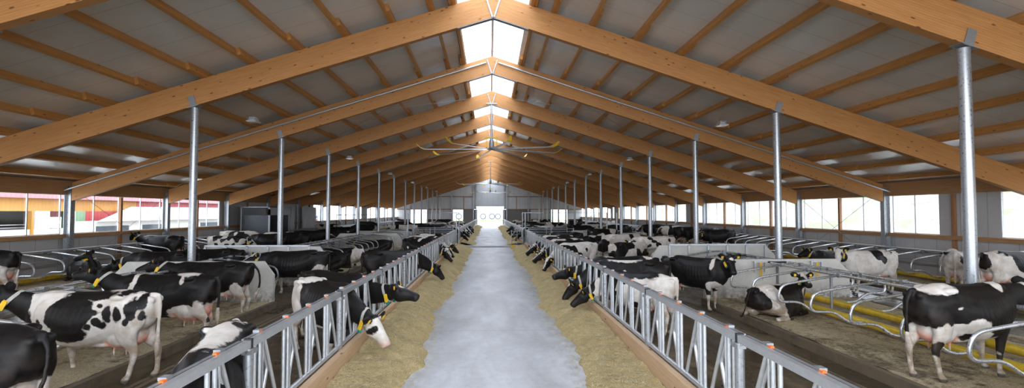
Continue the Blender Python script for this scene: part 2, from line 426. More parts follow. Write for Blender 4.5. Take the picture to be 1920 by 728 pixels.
# ------------------------------------------------------------------ more materials
def mat_galv(name='galvanised_steel',base=.50,rough=.42):
    m=NT(name);v=m.pos();n=m.noise(v,22,4,.6);n2=m.noise(v,2.2,3)
    c=m.ramp(n,[(.3,(base*.90,base*.94,base*.99)),(.7,(base*1.06,base*1.11,base*1.16))])
    c=m.mix(m.math('MULTIPLY',m.ramp(n2,[(.55,(0,0,0)),(.75,(1,1,1))]),.2),c,(base*.75,base*.75,base*.72))
    m.set(c,m.ramp(n,[(.3,(rough-.1,)*3),(.7,(rough+.1,)*3)]),.72);return m.mat
def mat_wood(name,axis='X',a=(.50,.235,.075),b=(.63,.33,.125),lam=.045,knots=True,src='Object'):
    """softwood with grain along the given object axis; thin lamination lines across z"""
    m=NT(name)
    sc={'X':(.6,9,9),'Y':(9,.6,9),'Z':(9,9,.6)}[axis]
    v=m.coord(sc,src);n=m.noise(v,3,5,.6,.4);v0=m.coord((1,1,1),src);n2=m.noise(v0,.7,3)
    c=m.ramp(n,[(.3,a),(.72,b)]);c=m.mix(m.math('MULTIPLY',n2,.35),c,tuple(x*.8 for x in a))
    if lam:
        w=m.n('TexWave');w.wave_type='BANDS';w.bands_direction='Z';w.inputs['Scale'].default_value=.314/lam/ (1 if True else 1);m.l(v0,w.inputs[0])
        w.inputs['Distortion'].default_value=0
        c=m.mix(m.ramp(w.outputs[1],[(.0,(.5,)*3),(.15,(0,0,0))]),c,tuple(x*.62 for x in a))
    if knots:
        ks={'X':(1.6,5,5),'Y':(5,1.6,5),'Z':(5,5,1.6)}[axis]
        vo=m.n('TexVoronoi');m.l(m.coord(ks,src),vo.inputs['Vector']);vo.inputs['Scale'].default_value=1.5
        c=m.mix(m.ramp(vo.outputs['Distance'],[(.07,(.95,)*3),(.15,(0,0,0))]),c,(.10,.035,.015))
    m.set(c,.55,0,.35);m.bump(n,.12,.004);return m.mat
def mat_sheet():
    m=NT('white_roof_sheet');g=m.n('NewGeometry');sx=m.n('SeparateXYZ');m.l(g.outputs['Position'],sx.inputs[0])
    y=sx.outputs[1];x=sx.outputs[0]
    fr=m.math('FRACT',m.math('MULTIPLY',y,1.),0);seam=m.math('LESS_THAN',m.math('ABSOLUTE',m.math('SUBTRACT',fr,.5)),.008)
    n=m.noise(m.pos((.35,.35,.35)),1.2,4);n2=m.noise(m.pos((1,.25,1)),3,3)
    c=m.ramp(n,[(.3,(.56,.53,.495)),(.7,(.67,.64,.60))]);c=m.mix(m.math('MULTIPLY',seam,.45),c,(.2,.19,.18))
    m.set(c,m.ramp(n2,[(.3,(.16,)*3),(.7,(.26,)*3)]),0,.5)
    m.bump(m.math('ADD',m.math('MULTIPLY',m.math('SINE',m.math('MULTIPLY',y,6.2832*1.)),.35),n2),.10,.02);return m.mat
def mat_panel(name,a,b,axis=1,pitch=1.,rough=.45):
    m=NT(name);g=m.n('NewGeometry');sx=m.n('SeparateXYZ');m.l(g.outputs['Position'],sx.inputs[0])
    fr=m.math('FRACT',m.math('DIVIDE',sx.outputs[axis],pitch));seam=m.math('LESS_THAN',m.math('ABSOLUTE',m.math('SUBTRACT',fr,.5)),.012)
    n=m.noise(m.pos(),.9,5);c=m.ramp(n,[(.3,a),(.7,b)]);c=m.mix(m.math('MULTIPLY',seam,.6),c,tuple(q*.35 for q in a))
    m.set(c,rough);return m.mat
def mat_lane():
    m=NT('feed_lane_concrete');v=m.pos();g=m.n('NewGeometry');sx=m.n('SeparateXYZ');m.l(g.outputs['Position'],sx.inputs[0])
    n=m.noise(m.pos((1,.35,1)),1.1,6,.62,.3);n2=m.noise(v,7,5,.65);n3=m.noise(m.pos((1,3.2,1)),9,3)
    c=m.ramp(n,[(.34,(.33,.33,.335)),(.5,(.46,.472,.495)),(.66,(.62,.64,.675))])
    c=m.mix(.28,c,m.ramp(n2,[(.3,(.30,.30,.30)),(.7,(.66,.67,.69))]))
    c=m.mix(m.ramp(m.noise(v,55,2),[(.70,(0,0,0)),(.76,(.55,)*3)]),c,(.16,.14,.11))
    e=m.math('ABSOLUTE',sx.outputs[0])  # spilled feed dust next to the heaps
    dust=m.math('MULTIPLY',m.math('MULTIPLY_ADD',e,1.7,-1.6,clamp=True),m.ramp(m.noise(m.pos((1,.6,1)),5,5,.7),[(.42,(0,0,0)),(.6,(1,1,1))]))
    c=m.mix(m.math('MULTIPLY',dust,.7),c,(.24,.20,.115))
    gy=m.math('FRACT',m.math('DIVIDE',m.math('ADD',sx.outputs[1],1.6),5.));jn=m.math('LESS_THAN',m.math('ABSOLUTE',m.math('SUBTRACT',gy,.5)),.0015)
    c=m.mix(m.math('MULTIPLY',jn,.8),c,(.12,.11,.10))
    m.set(c,m.ramp(n2,[(.3,(.36,)*3),(.7,(.50,)*3)]),0,.5);m.bump(n2,.05,.004);return m.mat
def mat_alley():
    m=NT('wet_alley_floor');v=m.pos();n=m.noise(m.pos((1,.5,1)),1.0,6,.65,.5);n2=m.noise(v,6,6,.7)
    c=m.ramp(n,[(.35,(.016,.012,.009)),(.5,(.040,.029,.018)),(.66,(.13,.095,.05))])
    c=m.mix(.35,c,m.ramp(n2,[(.35,(.02,.015,.01)),(.7,(.20,.15,.08))]))
    m.set(c,m.ramp(n,[(.40,(.10,)*3),(.6,(.6,)*3)]),0,.5);m.bump(n2,.5,.02);return m.mat
def mat_bedding(name='straw_bedding'):
    m=NT(name);v=m.pos();n=m.noise(m.pos((1,.6,1)),1.3,6,.68,.6);n2=m.noise(m.pos((1,2.8,1)),30,4,.75,.8);n3=m.noise(v,7,5,.75,.4)
    c=m.ramp(n2,[(.30,(.20,.15,.08)),(.47,(.52,.42,.26)),(.62,(.82,.72,.52))])
    d=m.ramp(n3,[(.3,(.08,.058,.035)),(.7,(.30,.23,.14))])
    c=m.mix(m.ramp(m.math('ADD',n,m.math('MULTIPLY',m.math('SUBTRACT',n3,.5),.55)),[(.38,(.95,)*3),(.56,(.05,.05,.05))]),c,d)
    m.set(c,.85,0,.2);m.bump(m.math('ADD',n2,m.math('MULTIPLY',n3,1.5)),.9,.025);return m.mat
def mat_feed():
    m=NT('chopped_silage');n=m.noise(m.pos((1,1.8,1)),60,4,.75,.5);n2=m.noise(m.pos(),2.2,5,.7);n3=m.noise(m.pos(),14,4,.7)
    c=m.ramp(n,[(.30,(.20,.15,.07)),(.46,(.52,.385,.165)),(.62,(.80,.67,.40))])
    c=m.mix(m.ramp(n2,[(.35,(.5,)*3),(.6,(0,0,0))]),c,(.30,.225,.11))
    m.set(c,.9,0,.15);m.bump(m.math('ADD',n,m.math('MULTIPLY',n3,1.5)),.9,.02);return m.mat
def mat_concrete(name,a=(.50,.485,.45),b=(.66,.645,.60)):
    m=NT(name);n=m.noise(m.pos(),1.6,6,.65,.3);n2=m.noise(m.pos(),14,4,.6)
    c=m.ramp(n,[(.3,a),(.68,b)]);c=m.mix(m.ramp(n2,[(.6,(0,0,0)),(.8,(.4,)*3)]),c,tuple(q*.6 for q in a))
    g=m.n('NewGeometry');sx=m.n('SeparateXYZ');m.l(g.outputs['Position'],sx.inputs[0])
    sp=m.math('MULTIPLY',m.math('MULTIPLY_ADD',sx.outputs[2],-1.9,1.15,clamp=True),m.ramp(m.noise(m.pos(),5,6,.7),[(.40,(0,0,0)),(.58,(1,1,1))]))
    c=m.mix(sp,c,(.15,.11,.065));m.set(c,.75);m.bump(n2,.25,.01);return m.mat
def mat_clear(name,col=(1,1,1),gloss=.06,trans=0.):
    m=NT(name);t=m.t;t.nodes.remove(m.b);tr=m.n('BsdfTransparent');tr.inputs[0].default_value=col+(1,)
    gl=m.n('BsdfGlossy');gl.inputs['Roughness'].default_value=.08;mx=m.n('MixShader');mx.inputs[0].default_value=gloss
    m.l(tr.outputs[0],mx.inputs[1]);m.l(gl.outputs[0],mx.inputs[2]);o=mx.outputs[0]
    if trans:
        tl=m.n('BsdfTranslucent');tl.inputs[0].default_value=(.95,.97,1,1);m2=m.n('MixShader');m2.inputs[0].default_value=trans
        m.l(o,m2.inputs[1]);m.l(tl.outputs[0],m2.inputs[2]);o=m2.outputs[0]
    m.l(o,m.out.inputs[0]);return m.mat
def mat_bank():
    m=NT('grassy_bank');n=m.noise(m.pos((1,1,1)),1.1,6,.7);n2=m.noise(m.pos(),.25,4)
    c=m.ramp(n,[(.35,(.17,.14,.115)),(.55,(.27,.25,.225)),(.7,(.34,.32,.30))]);c=m.mix(m.ramp(n2,[(.52,(0,0,0)),(.62,(.75,)*3)]),c,(.17,.24,.10))
    m.set(c,.95,0,.1);return m.mat
def mat_galv_mesh(): pass
def mat_corr(name,a,pitch=.2,axis=1):
    m=NT(name);g=m.n('NewGeometry');sx=m.n('SeparateXYZ');m.l(g.outputs['Position'],sx.inputs[0])
    s=m.math('SINE',m.math('MULTIPLY',sx.outputs[axis],6.2832/pitch));c=m.mix(m.math('MULTIPLY_ADD',s,.12,.12),a,tuple(q*.7 for q in a))
    m.set(c,.5);m.bump(s,.6,.02);return m.mat
M.update(loop=mat_galv('bright_galvanised_tube',.62,.32),galv=mat_galv('galvanised_steel',.56,.40),galv_dark=mat_galv('worn_galvanised_steel',.34,.5),galv_post=mat_galv('galvanised_post',.37,.33),
 beam=mat_wood('glued_laminated_timber','X',(.43,.190,.060),(.57,.280,.098)),purlin=mat_wood('spruce_purlin','Y',(.42,.185,.05),(.58,.29,.095),0),stud=mat_wood('timber_stud','Z',(.30,.15,.07),(.42,.22,.105),0,False),
 rail_wood=mat_wood('timber_rail','Y',(.36,.19,.085),(.50,.285,.13),0,False),plank=mat_wood('pale_plank','Y',(.52,.34,.20),(.66,.47,.30),0),
 roof=mat_sheet(),wall=mat_panel('wall_panel',(.46,.455,.45),(.54,.535,.53),1,1.),endwall=mat_panel('end_wall_panel',(.62,.64,.66),(.70,.72,.74),0,1.),dark_panel=mat_corr('grey_slatted_panel',(.23,.22,.21),.12,0),
 lane=mat_lane(),alley=mat_alley(),bed=mat_bedding(),feed=mat_feed(),conc=mat_concrete('pale_concrete'),soil_kerb=mat_concrete('soiled_kerb',(.060,.045,.030),(.15,.12,.085)),kerb=mat_concrete('grey_kerb_concrete',(.26,.25,.24),(.36,.35,.33)),
 pane=mat_clear('clear_pane',(.98,.99,1),.05),ridge=mat_clear('ridge_polycarbonate',(.97,.98,1),.04,.35),bank=mat_bank(),
 pipe=plain('yellow_pipe',(.66,.45,.03),.35,0,.2,6),orange=plain('orange_plastic',(.85,.17,.02),.4,0,.05),black=plain('black_rubber',(.015,.015,.017),.5),dark=plain('dark_steel',(.05,.055,.065),.45,.3),
 alu=plain('white_aluminium',(.62,.63,.66),.35,.3),cream=plain('cream_render',(.42,.41,.37),.8),white=plain('white_paint',(.80,.80,.80),.6,0,.05),orangewall=mat_corr('orange_cladding',(.42,.19,.02),.3),redwall=mat_corr('red_cladding',(.36,.04,.04),.3),
 greenwall=mat_corr('green_cladding',(.16,.27,.15),.3),redroof=mat_corr('pink_red_roof',(.42,.17,.18),.35),glassdark=plain('dark_glass',(.03,.04,.05),.1),yellowstrap=plain('yellow_strap',(.75,.42,.02),.5),
 grass=plain('grass',(.26,.36,.16),.9,0,.4,3),yard=plain('bright_yard_gravel',(.55,.54,.51),.9,0,.1,2),mat_rubber=plain('tyre_rubber',(.09,.10,.13),.6),brush=plain('brush_bristle',(.03,.05,.10),.7),blue=plain('blue_paint',(.02,.10,.45),.4),red=plain('red_paint',(.6,.02,.02),.4),fanblade=plain('fan_blade_aluminium',(.62,.63,.65),.3,.6,.05))

FY=[8.68+6*k for k in range(-2,14)]   # roof frames
Y0,YE=-4.,92.68
SL=.319;ZB=8.40
def zb(x): return ZB-SL*abs(x)         # underside of the rafters
DEP=.72
def zt(x): return zb(x)+DEP
def zp(x): return zt(x)+.20            # underside of roof sheet
up=Vector((SL,0,1)).normalized()

# ------------------------------------------------------------------ ground, floors
link('floor_feed_lane',MB().box(-2.36,2.36,Y0,YE+1.2,-.2,.1).mesh('floor_feed_lane',M['lane']),kind='structure')
for s,nm in ((-1,'left'),(1,'right')):
    mb=MB();a,b=sorted((s*2.36,s*17.1));mb.box(a,b,Y0,YE,-.25,0.)
    link('floor_alley_'+nm,mb.mesh('floor',M['alley']),kind='structure')
# yard and bank outside
mb=MB();mb.box(-90,90,-40,150,-.6,-.28);link('floor_yard',mb.mesh('yard',M['yard']),kind='structure')
xs=np.linspace(0,1,40)[:,None];ys=np.linspace(-20,130,150)[None,:]
X=20.5+xs*40;Z=-.28+np.clip(xs*40,0,99)*.36+0*ys;Pg=np.stack([X+0*ys,ys+0*xs,Z],-1);q=Pg.reshape(-1,3)
Pg[...,2]+=((fbm(q*.5,3,4)-.5)*1.1*np.clip((q[:,0]-20.5)/3,0,1)).reshape(Pg.shape[:2])
link('floor_grass_bank',MB().grid(Pg).mesh('bank',M['bank'],True),kind='structure')

# ------------------------------------------------------------------ roof sheet and ridge light
for s,nm in ((-1,'left'),(1,'right')):
    mb=MB();x0,x1=1.08*s,17.9*s
    v=[(x0,Y0,zp(x0)),(x1,Y0,zp(x1)),(x1,YE+.4,zp(x1)),(x0,YE+.4,zp(x0))];v+=[(a,b,c+.10) for a,b,c in v]
    f=[(0,1,2,3),(7,6,5,4),(0,4,5,1),(1,5,6,2),(2,6,7,3),(3,7,4,0)]
    if s>0: f=[t[::-1] for t in f]
    mb.add(v,f);link('ceiling_'+nm,mb.mesh('ceiling',M['roof']),kind='structure')
    # translucent ridge panes
    mb=MB();xr=1.14*s
    z0=zp(xr)+.13;zc=zp(0)+.18
    v=[(0,Y0,zc),(xr,Y0,z0),(xr,YE+.4,z0),(0,YE+.4,zc)];v+=[(a,b,c+.012) for a,b,c in v]
    mb.add(v,[t if s<0 else t[::-1] for t in f]);w=link('window_ridge_'+nm,mb.mesh('ridge_pane',M['ridge']),kind='structure')
    mb=MB()
    for y in np.arange(Y0+1,YE,2.): mb.beam((0.02*s,y,zc-.03),(xr,y,z0-.03),.03,.04)
    sub('glazing_bar',mb.mesh('glazing_bars',M['alu']),w)
mb=MB();mb.beam((0,Y0,zp(0)+.14),(0,YE,zp(0)+.14),.09,.07,mi=0)
link('trim_ridge_rail',mb.mesh('ridge_rail',M['alu']),kind='structure')

# ------------------------------------------------------------------ rafters with their steel shoes
raf=None
for k,y in enumerate(FY[1:]):
    fr=ORD[k] if k<len(ORD) else ''
    for s,nm in ((-1,'left'),(1,'right')):
        mb=MB();L=16.62
        v=[(0,-.1,zb(0)),(s*L,-.1,zb(L)),(s*L,-.1,zt(L)),(0,-.1,zt(0))];v+=[(a,.1,c) for a,b,c in v]
        f=[(0,1,2,3),(7,6,5,4),(0,4,5,1),(1,5,6,2),(2,6,7,3),(3,7,4,0)]
        if s<0: f=[t[::-1] for t in f]
        # shear into beam-local axes so that the grain follows the slope
        ang=math.atan(SL)*s
        mb.add(v,f);me=mb.mesh('rafter',M['beam'])
        c,sn=math.cos(ang),math.sin(ang)
        for vv in me.vertices:
            x,z=vv.co.x,vv.co.z-ZB; vv.co.x=x*c-z*sn; vv.co.z=x*sn+z*c
        from_=-ang
        o=link('timber_rafter',me,None,(0,y,ZB),0,f'glued timber rafter of the {ORD[k]} roof frame, {nm} half of the barn','beam','sloping timber rafters')
        o.rotation_euler=(0,ang,0)
        # apex plate
        if k<8:
            mb=MB();mb.box(*sorted((s*.005,s*.05)),-.125,-.10,.0,.60)
            mb.box(*sorted((0,s*1.1)),-.09,.09,-.02,-.002)
            me2=mb.mesh('apex_plate',M['dark'] if False else M['galv_dark'])
            sub('apex_plate',me2,o,label='grey steel plate at the rafter head')
# ------------------------------------------------------------------ purlins (lapped side by side over each rafter)
PX=[1.20,1.80]+[2.95+1.325*i for i in range(11)]
pm=MB().box(-.05,.05,-.95,7-.05,0,.20).mesh('purlin',M['purlin'])
for s,nm in ((-1,'left'),(1,'right')):
    for i,x in enumerate(PX):
        for k,y in enumerate(FY[:-1]):
            if k>10 and i>8: pass
            off=(.051 if k%2 else -.051)
            z=zt(x)+.003
            o=link('timber_purlin',pm,None,(s*x+off,y,z),0,f'timber purlin under the {nm} roof, {ORD[i]} from the ridge, in bay {ORD[k]}' if k else None,'purlin','purlins carrying the roof sheets')
            if not k: tag(o,f'timber purlin under the {nm} roof, {ORD[i]} from the ridge, nearest the camera')
            o.rotation_euler=(0,math.atan(SL)*s,0)
# eaves beam over windows, sill rail, studs and steel wall columns are built with the walls
M['stalk']=plain('pale_stalk',(.56,.47,.28),.8,0,.3,4)
# ------------------------------------------------------------------ side walls
H0,H1=1.78,3.33          # window band
WIN={'right':[(Y0,16.05),(18.35,20.55),(20.8,26.55),(26.8,32.55),(32.8,38.55),(38.8,40.8),(43.0,44.55),(44.8,50.5),(50.8,56.5),(56.8,62.5),(62.8,66.2),(68.2,74.5),(74.8,80.5),(80.8,86.5),(86.8,92)],
     'left':[(Y0,8.5),(8.9,14.5),(14.9,20.55),(20.8,26.55),(26.8,32.2),(49.0,50.5),(50.8,56.5),(56.8,62.5),(62.8,67.2),(69.5,74.5),(74.8,80.5),(80.8,86.5),(86.8,92)]}
WN=0
for s,nm in ((-1,'left'),(1,'right')):
    xi,xo=17.0,17.1
    a,b=sorted((s*xi,s*xo))
    mb=MB();mb.box(a,b,Y0,YE,-.3,H0-.1)
    # closed stretches of the window band
    w=WIN[nm];prev=None
    for (p,q),(p2,q2) in zip(w[:-1],w[1:]):
        if p2-q>.5: mb.box(a,b,q,p2,H0-.1,H1)
    mb.box(a,b,Y0,YE,H1,3.93)
    o=link('wall_'+nm,mb.mesh('wall',M['wall']),kind='structure')
    # timber sill rail and eaves beam
    c,d=sorted((s*16.86,s*17.0))
    mb=MB();mb.box(c,d,Y0,YE,H0-.15,H0);link('trim_sill_'+nm,mb.mesh('sill',M['rail_wood']),kind='structure')
    mb=MB();mb.box(c,d,Y0,YE,H1+.01,3.90);link('trim_eaves_'+nm,mb.mesh('eaves_beam',M['rail_wood']),kind='structure')
    mb=MB()
    for z in (.55,1.05): mb.box(*sorted((s*16.93,s*17.0)),Y0,YE,z,z+.07)
    link('trim_girt_'+nm,mb.mesh('wall_girts',M['kerb']),kind='structure')
    for (p,q) in w:
        WN+=1;mb=MB();x=s*17.06
        mb.box(*sorted((x,x+s*.01)),p,q,H0,H1);win=link('window_%d'%WN,mb.mesh('pane',M['pane']),kind='structure')
        mb=MB()
        n=max(1,round((q-p)/1.45))
        for i in range(n+1):
            y=p+(q-p)*i/n; mb.box(*sorted((x-s*.05,x-s*.01)),y-.02,y+.02,H0,H1)
        mb.box(*sorted((x-s*.05,x-s*.01)),p,q,H0,H0+.03)
        sub('window_frame',mb.mesh('window_frame',M['alu']),win)
    # steel columns at each frame, timber studs midway
    mb=MB();hx=.13
    mb.box(-hx,-hx+.016,-.11,.11,0,3.70);mb.box(hx-.016,hx,-.11,.11,0,3.70);mb.box(-hx,hx,-.006,.006,0,3.70);mb.box(-.17,.17,-.14,.14,0,.02)
    cm=mb.mesh('steel_column',M['galv_post'])
    sm=MB().box(-.055,.055,-.06,.06,0,3.32).mesh('timber_stud',M['stud'])
    for k,y in enumerate(FY[1:]):
        link('steel_column',cm,None,(s*16.77,y,0),0,f'galvanised wall column carrying the {ORD[k]} roof frame on the {nm} side','column','wall columns')
        link('timber_stud',sm,None,(s*16.93,y+3,0),0,f'upright timber stud of the {nm} wall beyond the {ORD[k]} roof frame','stud','timber wall studs')
# ------------------------------------------------------------------ tall round posts
mb=MB();mb.lathe([(.10,0),(.10,1)],n=20);pmesh={}
def round_post(s,nm,k,y):
    top=zb(8.55)-.03
    mb=MB();mb.lathe([(.10,.02),(.10,top)],n=22);mb.lathe([(.145,0),(.145,.02)],n=22)
    return mb.mesh('round_post',M['galv_post'],'auto')
rp={}
for s,nm in ((-1,'left'),(1,'right')):
    m=round_post(s,nm,0,0)
    mb=MB();a=Vector((-.16,0,zb(8.55)-.012+SL*.16*s));b=Vector((.16,0,zb(8.55)-.012-SL*.16*s))
    mb.beam(a,b,.26,.02)
    for q in (-.115,.105): 
        c=Vector((.03*-s,q,zb(8.55)-.02));d=c+Vector((SL*s*.30,0,.30)) ;mb.beam(c,d,.18,.012,up=(0,1,0))
    sh=mb.mesh('saddle',M['galv_dark'])
    for k,y in enumerate(FY[1:]):
        o=link('round_post',m,None,(s*8.55,y,0),0,f'tall round galvanised post under the {ORD[k]} roof frame, {nm} of the lane','post','tall round posts')
        sub('saddle',sh,o)
# ------------------------------------------------------------------ wind bracing and the pipe along the second visible frame
fy=20.68
for s,nm in ((-1,'left'),(1,'right')):
    mb=MB();mb.tube([(s*.25,fy-.17,zt(.25)-.22),(s*17.0,fy-.17,zt(17.0)-.22)],.038,10)
    o=link('conduit_pipe',mb.mesh('conduit_pipe',M['galv'],'auto'),None,(0,0,0),0,f'long grey steel pipe fixed along the third rafter, {nm} half','pipe','grey pipes along the rafter')
    for (x0,y0,x1,y1) in ((1.3,20.8,8.6,26.5),(8.6,20.8,1.3,26.5),(8.7,20.8,16.4,26.5),(16.4,20.8,8.7,26.5)):
        mb=MB();mb.tube([(s*x0,y0,zt(x0)-.06),(s*x1,y1,zt(x1)-.06)],.009,6)
        link('bracing_rod',mb.mesh('bracing_rod',M['galv_dark']),None,(0,0,0),0,f'thin diagonal bracing rod under the {nm} roof beyond the third frame','bracing rod',f'roof bracing rods on the {nm} side')
    for (y0,z0,y1,z1) in ((20.8,3.5,26.5,.3),(20.8,.3,26.5,3.5)):
        mb=MB();mb.tube([(s*16.62,y0,z0),(s*16.62,y1,z1)],.009,6)
        link('wall_bracing_rod',mb.mesh('wall_bracing_rod',M['galv_dark']),None,(0,0,0),0,f'thin crossed bracing rod before the {nm} wall windows','bracing rod',f'crossed wall rods on the {nm} side')
# ------------------------------------------------------------------ end wall with its doorway
zE=YE
mb=MB()
def gable(x0,x1,z0,mi=0):
    za,zc=zp(x0)+.02,zp(x1)+.02
    v=[(x0,zE,z0),(x1,zE,z0),(x1,zE,zc),(x0,zE,za)];v+=[(p,q+.1,r) for p,q,r in v]
    mb.add(v,[(0,1,2,3),(7,6,5,4),(0,4,5,1),(1,5,6,2),(2,6,7,3),(3,7,4,0)],mi)
for a,b in ((-17.1,-2.7),(2.7,17.1)): gable(a,b,3.15)
for a,b in ((-17.1,-14.65),(-11.5,-6.8),(7.5,11.27),(14.35,17.1)): mb.box(a,b,zE,zE+.1,0,3.15)
mb.box(-14.65,-11.5,zE,zE+.1,0,.6);mb.box(11.27,14.35,zE,zE+.1,0,.5)
gable(-2.7,0,6.6);gable(0,2.7,6.6)
link('wall_back',mb.mesh('wall_back',M['endwall']),kind='structure')
for a,b in ((-5.0,-2.36),(2.36,7.5)):
    link('wall_back_infill',MB().box(a,b,zE,zE+.08,0,3.1).mesh('infill',M['dark_panel']),kind='structure')
mb=MB()
for a,b in ((-17,-14.7),(-11.4,-7.1),(7.6,11.2),(14.4,17)): mb.box(a,b,zE-.03,zE,0,1.35)
link('baseboard_back',mb.mesh('dark_base',plain('dark_red_brown_base',(.07,.025,.025),.6)),kind='structure')
mb=MB()
for z in (3.1,5.45):
    mb.box(-17 if z<4 else -10.5,-2.9,zE-.12,zE,z,z+.14);mb.box(2.9,17 if z<4 else 10.5,zE-.12,zE,z,z+.14)
for x in (-9.7,-4.85,4.85,9.7): mb.box(x-.06,x+.06,zE-.1,zE,0 if abs(x)>5 else 3.1,5.45)
link('trim_back_timber',mb.mesh('timber',M['stud']),kind='structure')
mb=MB()
for x in (-14.6,-11.5,-7.05,-3.05,-2.6,2.6,3.05,7.05,11.2,14.4): mb.box(x-.1,x+.1,zE-.24,zE-.02,0,zb(x)+.2 if abs(x)<12 else 3.9)
link('trim_back_columns',mb.mesh('columns',M['galv_post']),kind='structure')
mb=MB();mb.box(-2.5,2.5,zE-.08,zE-.03,3.7,7.9);dr=link('door_1',mb.mesh('raised_door',M['endwall']),kind='structure')
mb=MB();mb.box(-2.45,2.45,zE-.14,zE-.08,3.66,3.78);sub('door_bottom_rail',mb.mesh('door_rail',M['galv']),dr)
# behind the open door: silage clamp with tyres, grass
mb=MB();xs=np.linspace(-22,22,60);ys=np.linspace(112,150,14)
G=np.zeros((14,60,3))
for i,yy in enumerate(ys):
    for j,xx in enumerate(xs): G[i,j]=(xx,yy,-.28+ (1.15 if i>0 else 0)+2.2*sst(np.array(yy),116,124)*1.0+.25*math.sin(xx*.9+yy))
link('floor_clamp_mound',MB().grid(G).mesh('mound',M['white'],True),kind='structure')
mb=MB();mb.box(-22,22,110.6,112.5,.62,.92);link('floor_yard_step',MB().box(-22,22,110.5,112.5,-.3,.62).mesh('yard_step',M['yard']),kind='structure');link('floor_grass_strip',mb.mesh('grass',M['grass']),kind='structure')
prof=[(.44,-.12),(.62,-.15),(.70,-.10),(.72,0),(.70,.10),(.62,.15),(.44,.12),(.46,0),(.44,-.12)]
tb=MB();tv=[];nt=28
for r_,h_ in prof[:-1]: tv+=[(r_*math.cos(2*math.pi*k/nt),h_,r_*math.sin(2*math.pi*k/nt)) for k in range(nt)]
tb.add(tv,[(i*nt+k,i*nt+(k+1)%nt,((i+1)%8)*nt+(k+1)%nt,((i+1)%8)*nt+k) for i in range(8) for k in range(nt)])
tm=tb.mesh('tyre',M['mat_rubber'],True)
for i,x in enumerate((-1.55,.42,1.75,-6.9)):
    link('tyre',tm,None,(x,111.6 if i<3 else 111.6,1.70),0,['large tyre upright in the yard, left in the open end doorway','large tyre upright in the yard, middle of the open end doorway','large tyre upright in the yard, right in the open end doorway','large tyre upright beyond the narrow opening left of the door'][i],'tyre','tyres in the yard')
def straw_mesh(X,Yv,Zs,l0,l1,label,cat):
    N=len(X);an=RS.rand(N)*math.pi;L=(l0+RS.rand(N)*l1)*.5;tw=(RS.rand(N)-.5)*.5
    dx,dy,dz_=np.cos(an)*np.cos(tw)*L,np.sin(an)*np.cos(tw)*L,np.sin(tw)*L
    cx=np.stack([X,Yv,Zs+np.abs(dz_)],1);D=np.stack([dx,dy,dz_],1);Wd=np.stack([-np.sin(an)*.003,np.cos(an)*.003,0*an],1)
    V=np.empty((N,4,3));V[:,0]=cx-D-Wd;V[:,1]=cx+D-Wd;V[:,2]=cx+D+Wd;V[:,3]=cx-D+Wd
    me=bpy.data.meshes.new('stalks');me.vertices.add(N*4);me.vertices.foreach_set('co',V.ravel());me.loops.add(N*4);me.loops.foreach_set('vertex_index',np.arange(N*4,dtype=np.int32))
    me.polygons.add(N);me.polygons.foreach_set('loop_start',np.arange(0,N*4,4,dtype=np.int32));me.update(calc_edges=True);me.materials.append(M['stalk'])
    link('loose_stalks',me,None,(0,0,0),0,label,cat,None,'stuff')
# ------------------------------------------------------------------ cubicle platforms
BLK=[(Y0,14.3),(18.7,34.5),(39.5,88.5)]
for s,nm in ((-1,'left'),(1,'right')):
    for i,(p,q) in enumerate(BLK):
        mb=MB();a,b=sorted((s*6.12,s*10.48));mb.box(a,b,p,q,0,.15)
        o=link('trim_platform_%s_%d'%(nm,i+1),mb.mesh('platform',M['bed']),kind='structure')
        mb=MB();mb.box(*sorted((s*6.0,s*6.12)),p,q,0,.17);mb.box(*sorted((s*10.48,s*10.6)),p,q,0,.17)
        sub('kerb',mb.mesh('kerb',M['soil_kerb']),o)
    # straw surface, slightly uneven
    for i,(p,q) in enumerate([(2.,14.3),(18.7,34.5)]):
        ny=int((q-p)/.12);xs=np.linspace(6.13,10.47,40)*s;ys=np.linspace(p,q,ny)
        XX,YY=np.meshgrid(xs,ys,indexing='ij');qq=np.stack([XX.ravel()*2.2,YY.ravel()*2.2,0*XX.ravel()],1)
        Z=.152+ (fbm(qq,5,4)-.35).reshape(XX.shape)*.09;Z=np.maximum(Z,.151)
        Gd=np.stack([XX,YY,Z],-1);
        if s<0: Gd=Gd[::-1]
        link('straw_bedding',MB().grid(Gd).mesh('straw',M['bed'],True),None,(0,0,0),0,f'trampled straw bedding on the {"nearest" if i==0 else "second"} {nm} cubicle platform','bedding',None,'stuff')
        if i==0:
            N=30000;sx_=6.13+RS.rand(N)*4.3;sy_=p+(RS.rand(N)**1.3)*(q-p);I=np.clip(((sx_-6.13)/4.34*39).astype(int),0,39);J=np.clip(((sy_-p)/(q-p)*(ny-1)).astype(int),0,ny-1)
            keep=fbm(np.stack([sx_*1.4,sy_*1.1,0*sx_+s*3],1),12,3)>.46;sx_,sy_,I,J=sx_[keep],sy_[keep],I[keep],J[keep]
            straw_mesh(s*sx_,sy_,(Z if s>0 else Z)[I,J]+.006,.03,.05,f'loose straw stalks scattered on the nearest {nm} cubicle platform','bedding')
    mb=MB();mb.box(*sorted((s*13.9,s*17.)),Y0,88.5,0,.15);o=link('trim_platform_wall_'+nm,mb.mesh('platform',M['bed']),kind='structure')
    mb=MB();mb.box(*sorted((s*13.8,s*13.9)),Y0,88.5,0,.17);sub('kerb',mb.mesh('kerb',M['soil_kerb']),o)
    # scraper channels sunk along the alleys
    for j,x in enumerate((5.35,12.2)):
        mb=MB();mb.box(*sorted((s*x,s*(x+.09))),Y0,90,0,.012);mb.box(*sorted((s*(x+.13),s*(x+.2))),Y0,90,0,.018)
        link('trim_scraper_rail_%s_%d'%(nm,j+1),mb.mesh('scraper_rail',M['soil_kerb']),kind='structure')
